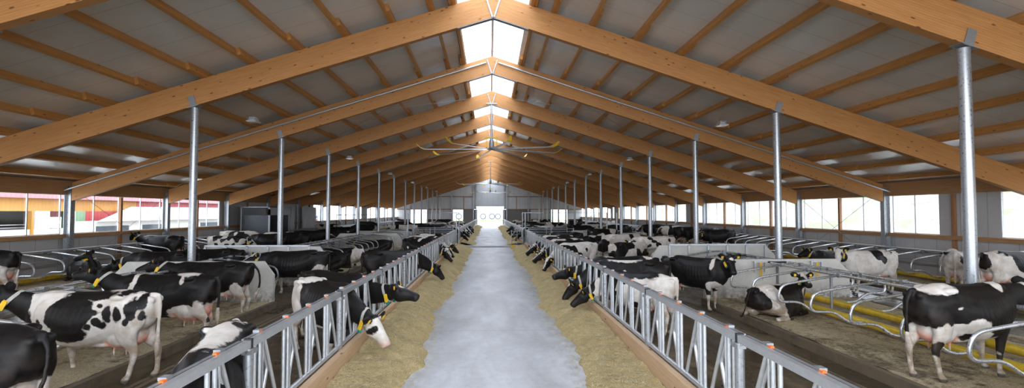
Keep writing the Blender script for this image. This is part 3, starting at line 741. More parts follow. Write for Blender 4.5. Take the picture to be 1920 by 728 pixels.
# ------------------------------------------------------------------ cubicle dividers
path=fillet([(-.02,0,1.19),(1.0,0,1.04),(1.42,0,.965),(1.50,0,.58),(.98,0,.58),(.68,0,.36),(.28,0,.34)],[.2,.24,.20,.15,.14],6)
def divider_mesh(n,name='divider'):
    mb=MB();mb.tube(path,.029,n);return mb
dm=divider_mesh(10).mesh('cubicle_divider',M['loop'],True)
dml=divider_mesh(6).mesh('cubicle_divider_far',M['loop'],True)
mb=MB();mb.box(-.05,.05,-.045,.045,1.13,1.235)
clm=mb.mesh('clamp',M['galv_dark'])
rows=[]  # (x of head rail, outward sign, list of y, label)
def ys_(y_first,p,q):
    a=[];y=y_first
    while y>p: y-=1.15
    y+=1.15
    while y<q: a.append(y);y+=1.15
    return a
for s,nm in ((-1,'left'),(1,'right')):
    first=13.65 if s>0 else 13.43
    for bi,(p,q) in enumerate(BLK):
        yy=ys_(first,max(p+.2,2.4),q-.3)
        for side,sn in ((-1,'feed'),(1,'rear')):
            rows.append((s*(8.3+side*.27),s*side,yy,nm,['nearest','second','farthest'][bi],f'{sn} alley',bi))
    rows.append((s*16.2,-s,ys_(first,5.,88),nm,'wall','wall row',3))
far=MB();nd=0
for x,out,yy,nm,bn,al,bi in rows:
    for i,y in enumerate(yy):
        if (bi==2 and y>56) or (bi==3 and y>50):
            far.add([(x+v[0]*out,y,v[2]) for v in TMPV] if False else [(x+v.co.x*out,y+v.co.y,v.co.z) for v in dml.vertices],[tuple(pp.vertices) for pp in dml.polygons]);continue
        nd+=1
        if bi==3: lab=f'steel cubicle loop in the row along the {nm} wall, {ORD[i]} from the camera'
        else: lab=f'steel cubicle loop, {bn} {nm} block, {al.split()[0]} alley side, {ORD[i]} from the camera'
        o=link('cubicle_divider',dm if y<30 else dml,None,(x,y,0),0 if out>0 else math.pi,lab,'cubicle divider','cubicle dividers')
        if y<26: sub('clamp',clm,o)
print('dividers',nd)
link('far_cubicle_dividers',far.mesh('far_dividers',M['galv'],True),None,(0,0,0),0,'distant steel cubicle loops near the end wall of the barn','cubicle dividers',None,'stuff')
# rails of the head-to-head blocks
def rail(name,x,z,p,q,r,mat,label,cat,grp=None,n=10):
    mb=MB();mb.tube([(x,p,z),(x,q,z)],r,n);return link(name,mb.mesh(name,M[mat],'auto'),None,(0,0,0),0,label,cat,grp)
for s,nm in ((-1,'left'),(1,'right')):
    for bi,(p,q) in enumerate([(2.0,14.2),(18.8,34.3),(39.6,88.2)]):
        bn=['nearest','second','farthest'][bi]
        for side,sn in ((-1,'feed side'),(1,'wall side')):
            x=s*(8.3+side*.27)
            rail('head_rail',x,1.19,p,q,.034,'loop',f'long galvanised head rail on the {sn} of the {bn} {nm} cubicle block','rail')
            rail('brisket_pipe',s*(8.3+side*.5),.32,p,q,.085,'pipe',f'yellow plastic brisket pipe on the {sn} of the {bn} {nm} cubicle block','pipe',None,16)
        rail('rusty_line',s*8.36,1.10,p,q,.013,'pipe',f'thin rusty yellow line between the head rails of the {bn} {nm} block','line')
        yy=ys_(13.65 if s>0 else 13.43,p+.3,q-.3)
        for i,y in enumerate(yy):
            if y>66: break
            mb=MB();mb.tube([(s*8.03,y-.02,1.19),(s*8.57,y+.32,1.19)],.022,6)
            link('head_rail_brace',mb.mesh('brace',M['loop']),None,(0,0,0),0,f'short slanted brace between the head rails, {bn} {nm} block, {ORD[i]} along','brace','head rail braces')
            if y<34 and i%2==0:
                mb=MB();mb.tube([(s*8.3,y-.45,.15),(s*8.3,y-.45,1.17)],.03,8);mb.tube([(s*8.03,y-.45,1.19),(s*8.57,y-.45,1.19)],.022,6);mb.box(s*8.3-.5,s*8.3+.5,y-.47,y-.43,.22,.26)
                link('cubicle_stanchion',mb.mesh('stanchion',M['galv_dark'],'auto'),None,(0,0,0),0,f'low steel stanchion under the head rails, {bn} {nm} block, {ORD[i]} along','stanchion','cubicle stanchions')
    rail('head_rail',s*16.2,1.22,4,88,.034,'galv',f'long galvanised head rail of the cubicle row along the {nm} wall','rail')
    rail('upper_wall_rail',s*16.72,1.12,4,88,.024,'galv',f'galvanised upper rail close behind the cubicle row at the {nm} wall','rail')
    rail('lower_rail',s*16.72,.78,4,88,.022,'galv',f'thin lower steel rail of the cubicle row along the {nm} wall','rail')
    rail('brisket_pipe',s*15.9,.30,4,88,.085,'pipe',f'yellow plastic brisket pipe of the cubicle row along the {nm} wall','pipe',None,14)
    for i,y in enumerate(ys_(13.65 if s>0 else 13.43,5,60)):
        mb=MB();mb.tube([(s*16.2,y,1.22),(s*16.72,y+.35,1.12),(s*16.95,y+.45,1.12)],.02,6)
        link('wall_brace',mb.mesh('brace',M['galv']),None,(0,0,0),0,f'steel brace from head rail to the {nm} wall, {ORD[i]} from the camera','brace','wall braces')
# ------------------------------------------------------------------ concrete end walls of the cubicle blocks
def chamfer_wall(x0,x1,y,h,s,label):
    a,b=s*x0,s*x1
    prof=[(a,0),(b,0),(b,h-.38),(b-s*.38,h),(a+s*.28,h),(a,h-.38)]
    v=[(p,y-.06,z) for p,z in prof]+[(p,y+.06,z) for p,z in prof];n=6
    f=[tuple(range(n)),tuple(range(n,2*n))[::-1]]+[(i,n+i,n+(i+1)%n,(i+1)%n) for i in range(n)]
    if s<0:f=[t[::-1] for t in f]
    mb=MB();mb.add(v,[t[::-1] if False else t for t in f])
    o=link('concrete_partition',mb.mesh('concrete_partition',M['conc']),None,(0,0,0),0,label,'partition wall');return o
for s,nm in ((-1,'left'),(1,'right')):
    o=chamfer_wall(6.15,10.5,14.45,1.27,s,f'low pale concrete partition closing the nearest {nm} cubicle block')
    o=chamfer_wall(6.0,10.7,18.62,1.40,s,f'low pale concrete partition opening the second {nm} cubicle block')
    mb=MB();z=1.43
    mb.box(*sorted((s*6.6,s*10.3)),18.48,18.54,z-.03,z+.03)
    for x in np.linspace(6.62,10.28,6): mb.box(s*x-.03,s*x+.03,18.48,18.54,.9,z)
    sub('steel_frame',mb.mesh('frame',M['galv']),o,label='galvanised steel frame on the wall')
    chamfer_wall(6.1,10.6,34.6,1.2,s,f'low concrete partition closing the second {nm} cubicle block')
    chamfer_wall(6.1,10.6,39.4,1.2,s,f'low concrete partition opening the farthest {nm} cubicle block')
# yellow straps hanging before the right partition
for i,(x,y) in enumerate(((7.75,14.28),(9.45,14.3))):
    mb=MB();mb.box(-.17,-.13,-.02,.02,-.28,0);mb.box(.13,.17,-.02,.02,-.28,0);mb.box(-.19,.19,-.03,.03,0,.03)
    o=link('strap_bracket',mb.mesh('bracket',M['galv']),None,(x,y,1.19),0,['steel bracket with a yellow strap on the right partition, nearer the lane','steel bracket with a yellow strap on the right partition, nearer the wall'][i],'bracket','strap brackets')
    mb=MB();mb.box(-.03,.03,-.035,-.02,-.40,0);sub('strap',mb.mesh('strap',M['yellowstrap']),o,label='yellow strap')
    mb=MB();mb.tube([(-.05,-.03,-.40),(-.05,-.03,-.50),(.05,-.03,-.50),(.05,-.03,-.40)],.009,6);sub('buckle',mb.mesh('buckle',M['galv_dark']),o)
# ------------------------------------------------------------------ feed kerbs: wooden plank on a concrete strip
for s,nm in ((-1,'left'),(1,'right')):
    for i,(p,q) in enumerate(((Y0,35.2),(38.6,89))):
        mb=MB();mb.box(*sorted((s*2.425,s*2.54)),p,q,0,.49);mb.box(*sorted((s*2.36,s*2.425)),p,q,0,.24);o=link('trim_feed_kerb_%s_%d'%(nm,i+1),mb.mesh('kerb',M['kerb']),kind='structure')
        j=0;y=p
        while y<q-.1:
            e=min(y+5.0,q)
            mb=MB();mb.box(0,.10,.006,e-y-.006,.24,.505)
            link('kerb_plank',mb.mesh('plank',M['plank']),None,(2.325 if s>0 else -2.425,y,0),0,f'pale wooden plank on the {nm} feed kerb, {ORD[j]} from the camera, {"near" if i==0 else "far"} stretch','plank','feed kerb planks')
            y=e;j+=1
# ------------------------------------------------------------------ headlock feed fence panels (local +Y runs away, length 3 m, four places)
ZT,ZL=1.36,.545
def tubeM(pts,r,n=10): 
    mb=MB();mb.tube(pts,r,n);return mb
def rod(name,pts,r,mat='galv',n=10): return tubeM(pts,r,n).mesh(name,M[mat],'auto')
def fence_panel(full=True):
    root=bpy.data.objects.new('feed_fence_panel',None);COL.objects.link(root)
    PP=[]
    mb=MB();mb.box(-.032,.032,.01,2.99,ZT-.04,ZT+.035);PP.append(('top_rail',mb.mesh('top_rail',M['galv']),None))
    mb=MB();mb.box(-.085,-.045,.03,2.97,ZT-.01,ZT+.035)
    for k in range(4): mb.box(-.10,-.035,.30+.75*k,.38+.75*k,ZT+.035,ZT+.06)
    PP.append(('locking_bar',mb.mesh('locking_bar',M['galv_dark']),None))
    PP.append(('bottom_rail',rod('bottom_rail',[(0,.01,ZL),(0,2.99,ZL)],.035),None))
    mb=MB();mb.lathe([(.048,0),(.048,ZT-.045)],n=16);mb.box(-.07,.07,-.07,.07,.0,.015);mb.box(-.045,.045,-.05,.10,ZT-.10,ZT-.06);PP.append(('post',mb.mesh('post',M['galv_post'],'auto'),None))
    mb=MB();mb.box(-.038,.038,-.02,.015,ZT-.04,ZT+.05);PP.append(('end_cap',mb.mesh('end_cap',M['black']),None))
    for k in range(4):
        b=.12+.72*k
        for d in (0,.115): PP.append(('upright',None,(b+d,'u')))
        PP.append(('guide_rod',None,(b+.19,'g')))
        PP.append(('slanted_bar',None,(b,'s')))
        PP.append(('locking_lever',None,(b,'l')))
        PP.append(('marker',None,(b+.22,'m')))
    up_=rod('upright',[(0,0,ZL),(0,0,ZT-.04)],.022);gd=rod('guide_rod',[(0,0,ZL),(0,0,ZT-.04)],.011,n=6)
    sl=rod('slanted_bar',[(0,.22,ZT-.04),(0,.56,ZL+.02)],.021)
    lv=rod('locking_lever',fillet([(-.035,.19,ZT-.05),(-.035,.375,.98),(-.035,.20,ZL+.03)],.06,4),.022)
    mb=MB();mb.box(-.065,-.03,-.024,.024,.0,.016);mk=mb.mesh('marker',M['orange'])
    if full:
        for nme,m,a in PP:
            if a is None: sub(nme,m,root)
            else:
                y,t=a;m={'u':up_,'g':gd,'s':sl,'l':lv,'m':mk}[t]
                o=sub(nme,m,root,loc=(0 if t!='m' else .0,y,0 if t!='m' else ZT+.035))
                if t=='m': o['label']='orange plastic marker'
    else:
        mb=MB()
        allm=MB()
        for nme,m,a in PP:
            mm,oy,oz=(m,0,0) if a is None else ({'u':up_,'g':gd,'s':sl,'l':lv,'m':mk}[a[1]],a[0],0 if a[1]!='m' else ZT+.035)
            mi=1 if nme=='marker' else 0
            allm.add([(v.co.x,v.co.y+oy,v.co.z+oz) for v in mm.vertices],[tuple(p.vertices) for p in mm.polygons],mi)
        sub('rails_and_bars',allm.mesh('rails_and_bars',[M['galv'],M['orange']],'auto'),root)
    return root
P_near=fence_panel(True);P_far=fence_panel(False)
used={0:False,1:False}
for s,nm in ((-1,'left'),(1,'right')):
    n=0
    for y in [-.92+3*i for i in range(12)]+[38.6+3*i for i in range(17)]:
        f=0 if y<29 else 1
        lab=f'galvanised headlock feed fence panel {nm} of the lane, {ORD[n]} from the camera'
        src=(P_near,P_far)[f]
        # the locking bar faces the cows: turn the right hand panels end for end
        x=s*2.46
        if s<0: loc,rz=(x,y,0),0
        else: loc,rz=(x,y,0),0
        if y<.5: 
            n+=1; continue
        o=dup(src,loc,rz,lab,'headlock feed fence panels');o['category']='fence panel';n+=1
        if s>0: o.scale=(-1,1,1)
def drop(o):
    for c in CH.get(o.name,[]): drop(c)
    bpy.data.objects.remove(o)
for r_ in (P_near,P_far): drop(r_)
# ------------------------------------------------------------------ crossing: portals, gates and grating
for s,nm in ((-1,'left'),(1,'right')):
    for i,y in enumerate((36.0,39.0)):
        xs_=(2.46,5.9) if s<0 else (2.46,9.1)
        mb=MB();mb.tube([(s*xs_[0],y,0),(s*xs_[0],y,2.6),(s*xs_[1],y,2.6),(s*xs_[1],y,0)],.045,8)
        link('crossing_portal',mb.mesh('portal',M['galv_post'],'auto'),None,(0,0,0),0,f'tall tubular steel portal {nm} of the lane, {"near" if i==0 else "far"} side of the crossing','portal frame')
        mb=MB();x0,x1=s*2.7,s*5.95
        for z in (.35,.58,.81,1.04,1.27,1.45): mb.tube([(x0,y,z),(x1,y,z)],.024,8)
        g=link('barred_gate',mb.mesh('gate_bars',M['galv'],'auto'),None,(0,0,0),0,f'horizontal barred steel gate {nm} of the lane, {"near" if i==0 else "far"} side of the crossing','gate')
        for x in (x0,(x0+x1)/2,x1):
            mb=MB();mb.tube([(x,y,.0 if x!=(x0+x1)/2 else .35),(x,y,1.5)],.03,8);sub('gate_upright',mb.mesh('gate_upright',M['galv'],'auto'),g)
mb=MB()
for z in (.3,.65,1.0,1.3): mb.tube([(0,0,z),(.95,2.6,z)],.024,8)
for t in (0,.5,1): mb.tube([(.95*t,2.6*t,.12),(.95*t,2.6*t,1.36)],.028,8)
link('swung_gate',mb.mesh('swung_gate',M['galv'],'auto'),None,(1.45,35.6,0),0,'short steel gate swung open beside the right feed fence at the crossing','gate')
mb=MB();mb.box(-.16,.16,-.12,.12,0,.22);mb.box(-.17,.17,-.13,.13,.22,.25)
link('yellow_box',mb.mesh('yellow_box',M['yellow']),None,(1.55,35.2,.1),0,'small yellow box on the lane floor by the open right gate','box')
for i in range(3):
    y=36.2+i*.55;mb=MB()
    mb.box(-2.3,2.3,y,y+.5,.085,.104)
    link('trim_cattle_grating_%d'%(i+1),mb.mesh('grating',mat_corr('dark_grating',(.30,.29,.28),.10,0) if i==0 else bpy.data.materials['dark_grating']),kind='structure')
# ------------------------------------------------------------------ feed heaps
for s,nm in ((-1,'left'),(1,'right')):
    for i,(p,q) in enumerate(((1.5,34.9),(38.9,88))):
        ny=int((q-p)/(.05 if i==0 else .2));nx=46 if i==0 else 20
        ys=np.linspace(p,q,ny);u=np.linspace(0,1,nx)
        UU,YY=np.meshgrid(u,ys,indexing='ij')
        wob=(fbm(np.stack([YY[0]*.45,0*YY[0],0*YY[0]+s],1),3,4)-.5)*.7+(fbm(np.stack([YY[0]*2.6,0*YY[0],0*YY[0]],1),4,3)-.5)*.25
        inner=1.36+wob[None,:]*1. ;  xx=inner+(2.32-inner)*UU
        hgt=(.25 if s<0 else .21)*np.power(np.sin(np.clip(UU*.80+.0,0,1)*math.pi*.78),1.0)
        Pn=np.stack([xx.ravel()*3.2,YY.ravel()*3.2,0*xx.ravel()],1)
        nn=(fbm(Pn,8,4)-.5).reshape(xx.shape)
        n2=(fbm(Pn*np.array([5,5,1])+3,9,3)-.5).reshape(xx.shape)
        hw=.5+1.0*fbm(np.stack([YY[0]*.7,0*YY[0],0*YY[0]],1),6,3)[None,:]
        Z=.098+np.minimum(UU*14,1)*(.012+hgt*hw+nn*.13*np.minimum(UU*5,1)+n2*.045)
        Z=np.maximum(Z,.09)
        Gd=np.stack([s*xx,YY,Z],-1)
        if s>0: Gd=Gd[::-1]
        Gd=Gd[::-1] if False else Gd
        link('silage_heap',MB().grid(Gd).mesh('silage',M['feed'],True),None,(0,0,0),0,f'long heap of chopped silage along the {nm} feed fence, {"near" if i==0 else "far"} stretch','animal feed',None,'stuff')
        if i==0:
            # loose stalks lying on and around the heap
            N=26000;yy=p+ (RS.rand(N)**1.9)*(26-p);uu=RS.rand(N)**.8*1.06-.09
            jj=np.clip(((yy-p)/(q-p)*(ny-1)).astype(int),0,ny-1);ii=np.clip((uu*(nx-1)).astype(int),0,nx-1)
            xi=inner[0,jj];X=xi+(2.3-xi)*uu-np.where(uu<0,RS.rand(N)*.12,0);Zs=np.where(uu>0,Z[ii,jj],.1)+.006
            an=RS.rand(N)*math.pi;L=.012+RS.rand(N)*.028;tw=(RS.rand(N)-.5)*.7
            dx,dy,dz_=np.cos(an)*np.cos(tw)*L,np.sin(an)*np.cos(tw)*L,np.sin(tw)*L
            wx,wy=-np.sin(an)*.0028,np.cos(an)*.0028
            V=np.empty((N,4,3));cx=np.stack([s*X,yy,Zs+np.abs(dz_)],1);D=np.stack([dx,dy,dz_],1);W=np.stack([wx,wy,0*wx],1)
            V[:,0]=cx-D-W;V[:,1]=cx+D-W;V[:,2]=cx+D+W;V[:,3]=cx-D+W
            me=bpy.data.meshes.new('stalks');me.vertices.add(N*4);me.vertices.foreach_set('co',V.ravel());me.loops.add(N*4);me.loops.foreach_set('vertex_index',np.arange(N*4,dtype=np.int32))
            me.polygons.add(N);me.polygons.foreach_set('loop_start',np.arange(0,N*4,4,dtype=np.int32));me.update(calc_edges=True);me.materials.append(M['stalk'])
            link('loose_stalks',me,None,(0,0,0),0,f'loose pale stalks scattered on the {nm} silage heap','animal feed',None,'stuff')
# ------------------------------------------------------------------ ceiling fans
bl=None
def fan(y,hz,label,first):
    root=bpy.data.objects.new('ceiling_fan',None);COL.objects.link(root);root.location=(0,y,hz);tag(root,label,'ceiling fan','large ceiling fans')
    top=ZB-hz
    mb=MB();mb.tube([(0,0,.62),(0,0,top)],.05,10);mb.box(-.28,.28,-.12,.12,top-.04,top-.01);sub('drop_rod',mb.mesh('drop_rod',M['galv'],'auto'),root)
    mb=MB();mb.box(-.30,.30,-.03,.03,.60,.66);mb.box(-.30,-.24,-.03,.03,.05,.62);mb.box(.24,.30,-.03,.03,.05,.62);mb.box(-.3,.3,-.03,.03,.04,.08)
    sub('motor_bracket',mb.mesh('motor_bracket',M['pipe']),root,label='yellow-brown motor bracket')
    mb=MB();mb.lathe([(.09,.02),(.13,.08),(.13,.38),(.10,.44),(.08,.58)],n=16);sub('motor',mb.mesh('motor',M['galv_dark'],'auto'),root)
    mb=MB();mb.lathe([(.20,-.02),(.24,0),(.24,.04),(.16,.06)],n=20);sub('hub',mb.mesh('hub',M['dark'],'auto'),root)
    for k in range(8):
        a=2*math.pi*(k+.28)/8;c,sn=math.cos(a),math.sin(a);mb=MB();R0,R1=.22,3.55
        v=[]
        for r,dr in ((R0,0),(R1,-.10)):
            for w,h in ((-.08,.02),(.08,-.02),(.08,-.035),(-.08,.005)):
                v.append((c*r-sn*w,sn*r+c*w,h+dr))
        mb.add(v,[(3,2,1,0),(4,5,6,7),(0,1,5,4),(1,2,6,5),(2,3,7,6),(3,0,4,7)])
        b=sub('blade',mb.mesh('blade',M['fanblade']),root)
        mb=MB();v=[]
        for r,dz2,ww in ((R1-.05,-.10,.09),(R1+.16,-.02,.10),(R1+.36,.14,.05)):
            for w,h in ((-ww,.025),(ww,-.03),(ww,-.045),(-ww,.01)): v.append((c*r-sn*w,sn*r+c*w,h+dz2))
        mb.add(v,[(3,2,1,0),(8,9,10,11)]+[(i*4+j,i*4+(j+1)%4,i*4+4+(j+1)%4,i*4+4+j) for i in (0,1) for j in range(4)])
        sub('blade_tip',mb.mesh('blade_tip',M['yellow']),b,label='yellow winglet at the blade tip')
    return root
fan(26.68-.3,5.97,'large eight-bladed ceiling fan with yellow tips, nearest of the three',True)
fan(56.38,5.85,'large eight-bladed ceiling fan with yellow tips, middle of the three',False)
fan(80.38,5.85,'large eight-bladed ceiling fan with yellow tips, farthest before the end wall',False)
# ------------------------------------------------------------------ hanging lamps
mb=MB();mb.box(-.17,.17,-.20,.20,.0,.035);mb.box(-.10,.10,-.12,.12,.035,.16);
for i in range(7): mb.box(-.13+i*.04,-.12+i*.04,-.15,.15,.035,.11)
lampb=mb.mesh('housing',M['galv'])
mb=MB();mb.box(-.15,.15,-.18,.18,-.012,0);lampl=mb.mesh('lens',plain('lamp_lens',(.80,.82,.82),.12))
mb=MB();mb.tube([(-.14,0,.10),(0,0,.45),(.14,0,.10)],.005,5);mb.tube([(0,0,.45),(0,0,1.0)],.004,5);lampw=mb.mesh('suspension_wire',M['galv_dark'])
for s,nm in ((-1,'left'),(1,'right')):
    for i,y in enumerate((5.7,17.7,29.7,41.7,53.7,65.7,77.7)):
        o=link('hanging_lamp',lampb,None,(s*8.3,y,5.78),0,f'small ribbed metal lamp hanging under the {nm} roof, {ORD[i]} from the camera','lamp','hanging lamps')
        sub('lens',lampl,o);sub('suspension_wire',lampw,o)
# ------------------------------------------------------------------ cow brush niche on the left wall
mb=MB();mb.box(-14.6,-14.5,33.6,33.7,0,2.85);mb.box(-14.6,-14.5,37.0,37.1,0,2.85);mb.box(-14.6,-14.5,33.6,37.1,2.45,3.0);mb.box(-16.4,-14.5,33.6,37.1,2.95,3.0);mb.box(-16.4,-16.3,33.6,37.1,0,3.0)
nb=link('metal_booth',mb.mesh('metal_booth',M['galv_dark']),None,(0,0,0),0,'tall dark metal booth with open front against the left wall','booth')
mb=MB();mb.box(-16.2,-14.65,36.9,37.0,.1,2.45);sub('side_panel',mb.mesh('side',M['dark']),nb)
mb=MB();mb.box(-16.2,-14.65,33.7,33.78,.1,2.45);sub('side_panel',mb.mesh('side',M['dark']),nb)
for i,y in enumerate((39.4,44.6)):
    mb=MB();mb.box(-.05,.05,0,3.2,0,3.1);link('sheet_metal_screen',mb.mesh('screen',mat_corr('grey_corrugated_%d'%i,(.46,.48,.50),.35,1)),None,(-16.4,y,0),0,['shiny grey metal screen beside the booth on the left wall','shiny grey metal screen just before the far left windows'][i],'screen')
for i,y in enumerate((45.,)):
    mb=MB();mb.tube([(-13.6,y,0),(-13.6,y,2.4),(-8.6,y,2.4),(-8.6,y,0)],.045,8)
    link('handling_portal',mb.mesh('portal',M['dark'],'auto'),None,(0,0,0),0,'dark tubular frame spanning the left rear alley before the far windows','portal frame')
# ------------------------------------------------------------------ neighbouring buildings seen through the left windows
b=bpy.data.objects.new('orange_and_red_shed',None);COL.objects.link(b);b.location=(-32,40,-.28);tag(b,'long shed with orange and red cladding outside the left windows','building')
def part(nme,x0,x1,y0,y1,z0,z1,mat,lab=None):
    mb=MB();mb.box(x0+32,x1+32,y0-40,y1-40,z0+.28,z1+.28);return sub(nme,mb.mesh(nme,M[mat]),b,label=lab)
part('wall',-42,-32,24,46.8,2.72,3.62,'orangewall','orange cladding band');part('wall',-42,-32,46.8,75,2.2,3.62,'redwall','red cladding')
part('fascia',-42,-31.5,20,76,3.62,3.95,'redroof','pinkish corrugated roof edge')
part('wall',-42.2,-32.0,20,40.0,-.28,1.45,'cream','pale base wall')
part('interior',-42,-36,20,41,1.35,2.72,'dark','dark interior')
part('wall',-33,-32,40.1,41.1,-.28,2.72,'greenwall','green cladding');part('wall',-33,-32.02,41.1,46.8,-.28,2.72,'redwall','red cladding')
for y,y2 in ((24,24.5),(28,28.5),(32.6,33.8),(36.7,37.85),(39.7,40.1)): part('column',-32.3,-31.95,y,y2,0,2.72,'white','white column')
for y in (36.35,39.4): part('door_post',-32.2,-31.9,y,y+.16,.9,2.72,'orangewall','orange-yellow post')
part('rail',-32.6,-32.5,33.8,39.4,1.75,1.80,'galv');part('rail',-32.6,-32.5,33.8,39.4,1.55,1.60,'galv')
c=bpy.data.objects.new('white_roofed_barn',None);COL.objects.link(c);c.location=(-27,34,-.28);tag(c,'low cream building with pale pink roof outside the left windows','building')
mb=MB();mb.box(-1.2,0,1.3,36,0,2.3);sub('wall',mb.mesh('wall',M['cream']),c)
mb=MB();v=[(.5,1.0,2.30),(.5,37,2.30),(-4.2,37,3.45),(-4.2,11,3.40),(-5,9.5,2.3),(-5,37,2.3)]
mb.add(v,[(0,1,2,3),(0,3,4),(3,2,5,4),(0,4,5,1)]);sub('roof',mb.mesh('roof',plain('pale_pink_roof',(.40,.27,.28),.6)),c,label='pale pink roof')
for y,y2 in ((1.6,4.7),(6.2,9.2),(14,17.3),(20,23.4),(27,30)):
    mb=MB();mb.box(0,.03,y,y2,1.52,1.95);sub('window',mb.mesh('window',M['glassdark']),c)
# banner beyond the far left window
root=bpy.data.objects.new('banner',None);COL.objects.link(root);root.location=(-19.2,0,0);tag(root,'white banner with blue and red lettering outside the far left window','banner')
mb=MB();mb.box(-.03,0,53.2,58.2,-.28,3.0);sub('cloth',mb.mesh('cloth',M['white']),root)
def glyph(nme,y,z,w,h,kind,mat):
    mb=MB();t=w*.28
    if 'l' in kind: mb.box(.0,.02,y,y+t,z,z+h)
    if 'r' in kind: mb.box(.0,.02,y+w-t,y+w,z,z+h)
    if 't' in kind: mb.box(.0,.02,y,y+w,z+h-.07,z+h)
    if 'm' in kind: mb.box(.0,.02,y,y+w,z+h*.5-.035,z+h*.5+.035)
    if 'b' in kind: mb.box(.0,.02,y,y+w,z,z+.07)
    sub('letter',mb.mesh('letter',M[mat]),root)
for i,(kd,mt) in enumerate((('l','blue'),('lrtmb','blue'),('lrtm','red'),('lrb','blue'),('lrm','blue'))):
    glyph('a',54.2+i*.5,1.98,.36,.27,kd,mt)
for i,(kd,mt) in enumerate((('lrm','blue'),('lrtmb','blue'),('lbm','blue'),('lrtb','red'),('tmb','red'),('lrtm','red'))):
    glyph('b',54.2+i*.42,1.58,.32,.27,kd,mt)
# ------------------------------------------------------------------ light
w=bpy.data.worlds.new('World');scene.world=w;w.use_nodes=True;nt=w.node_tree;bg=nt.nodes['Background']
tc=nt.nodes.new('ShaderNodeTexCoord');sx=nt.nodes.new('ShaderNodeSeparateXYZ');nt.links.new(tc.outputs['Generated'],sx.inputs[0])
cr=nt.nodes.new('ShaderNodeValToRGB');nt.links.new(sx.outputs[2],cr.inputs[0]);e=cr.color_ramp.elements
e[0].position=0.;e[0].color=(.86,.91,1,1);e[1].position=.8;e[1].color=(.80,.89,1,1)
nt.links.new(cr.outputs[0],bg.inputs[0]);bg.inputs[1].default_value=SKY
def portal(x,y,z,sx_,sy_,rot):
    l=bpy.data.lights.new('daylight_portal','AREA');l.shape='RECTANGLE';l.size=sx_;l.size_y=sy_;l.cycles.is_portal=True
    o=bpy.data.objects.new('daylight_portal',l);COL.objects.link(o);o.location=(x,y,z);o.rotation_euler=rot;o['kind']='structure'
portal(0,(Y0+YE)/2,9.66,2.3,YE-Y0,(0,0,0))
portal(-17.2,(Y0+YE)/2,2.55,1.7,YE-Y0,(0,R(-90),0))
portal(17.2,(Y0+YE)/2,2.55,1.7,YE-Y0,(0,R(90),0))
sv=scene.view_settings;sv.view_transform='Standard';sv.look='None';sv.gamma=1;sv.use_curve_mapping=False;sv.exposure=EXPO
scene.cycles.use_denoising=True
try: scene.cycles.denoiser='OPENIMAGEDENOISE'
except Exception: pass
scene.cycles.max_bounces=7;scene.cycles.diffuse_bounces=5;scene.cycles.glossy_bounces=3;scene.cycles.transparent_max_bounces=12;scene.cycles.transmission_bounces=4
scene.cycles.caustics_reflective=False;scene.cycles.caustics_refractive=False;scene.cycles.sample_clamp_indirect=12
cam=bpy.data.cameras.new('camera');cam.sensor_width=36;cam.lens=36*940/1920;cam.clip_end=600;cam.clip_start=.05
co=bpy.data.objects.new('camera',cam);COL.objects.link(co);co.location=(-.1,0,2.65)
co.rotation_euler=(math.pi/2+math.atan(34/940),0,-math.atan(42/940));scene.camera=co
# ------------------------------------------------------------------ the herd
def W(cx,cy,h,wx,wy,wz=0):
    a=R(h);dx,dy=wx-cx,wy-cy;return (dx*math.cos(a)+dy*math.sin(a),-dx*math.sin(a)+dy*math.cos(a),wz)
G_LEFT='cows in the nearest left cubicles';
# --- left, near
g=geo('L1',vox=.022,poll=(1.45,0,1.40),pitch=-35,tail=.8,udder=1.1)
cow(g,(-5.78,5.9,0),166,'dark brown-black cow at the lower left corner, seen from behind, facing into a cubicle',base='allblack',legs='white',stock=.50,seed=21,face='black',blobs=[('w',-.8,None,.62,.3,.2)])
g=geo('L2',vox=.016,poll=(1.40,.12,1.46),pitch=-42,hyaw=18,legs=(.1,-.1,.12,-.12),udder=1.15,fat=1.03)
cow(g,(-6.25,8.25,0),179,'large white cow with black patches and black neck at left, yellow tag on collar',base='allwhite',seed=3,stock=.3,face='half',freq=3,
    blobs=[('b',1.32,None,1.15,.38,.6),('b',.98,None,.85,.14,.30),('b',.22,None,1.10,.36,.28),('b',.20,None,.82,.26,.16),('b',-.02,None,1.36,.42,.07),('b',.48,None,1.02,.10,.07),('b',-.52,None,1.40,.10,.04),
           ('b',-.33,None,1.10,.07,.13),('b',-.28,None,.93,.05,.06),('b',-.47,None,1.08,.065,.11),('b',-.66,None,1.15,.09,.16),('b',-.60,None,.96,.05,.06),('b',-.78,None,1.27,.07,.12),('b',-.16,None,1.12,.08,.05),('b',-.2,None,.98,.08,.07),('b',-.08,None,.92,.06,.05),('b',-.2,None,1.21,.05,.035),('b',.72,None,.95,.035,.07),('b',.76,None,.84,.025,.06),('b',.55,None,.80,.02,.04),('b',-.8,None,1.05,.04,.07)])
g=geo('L3',vox=.018,poll=(1.40,-.02,1.50),pitch=-10,hyaw=0,legs=(0,0,-.06,.1),udder=1.45)
cow(g,(-6.5,10.45,0),181,'black cow with white shoulder stripe and big pink udder, left cubicles',base='allblack',seed=6,stock=.45,face='star',blobs=[('w',.60,None,1.2,.05,.5),('w',-.38,None,1.42,.24,.045),('w',-.34,None,1.32,.05,.09),('w',-.40,None,.62,.36,.19),('w',-.66,None,.6,.14,.3)])
g=geo('L4',vox=.018,poll=(1.40,.0,1.45),pitch=-28,hyaw=15,udder=1.0,tail=-.8)
cow(g,(-6.96,12.95,0),182,'black cow standing beside the left concrete partition, green and yellow collar tag',base='allblack',seed=4,stock=.70,face='black',blobs=[('w',-.72,-.2,1.33,.06,.05),('w',-.6,None,.55,.2,.35)])
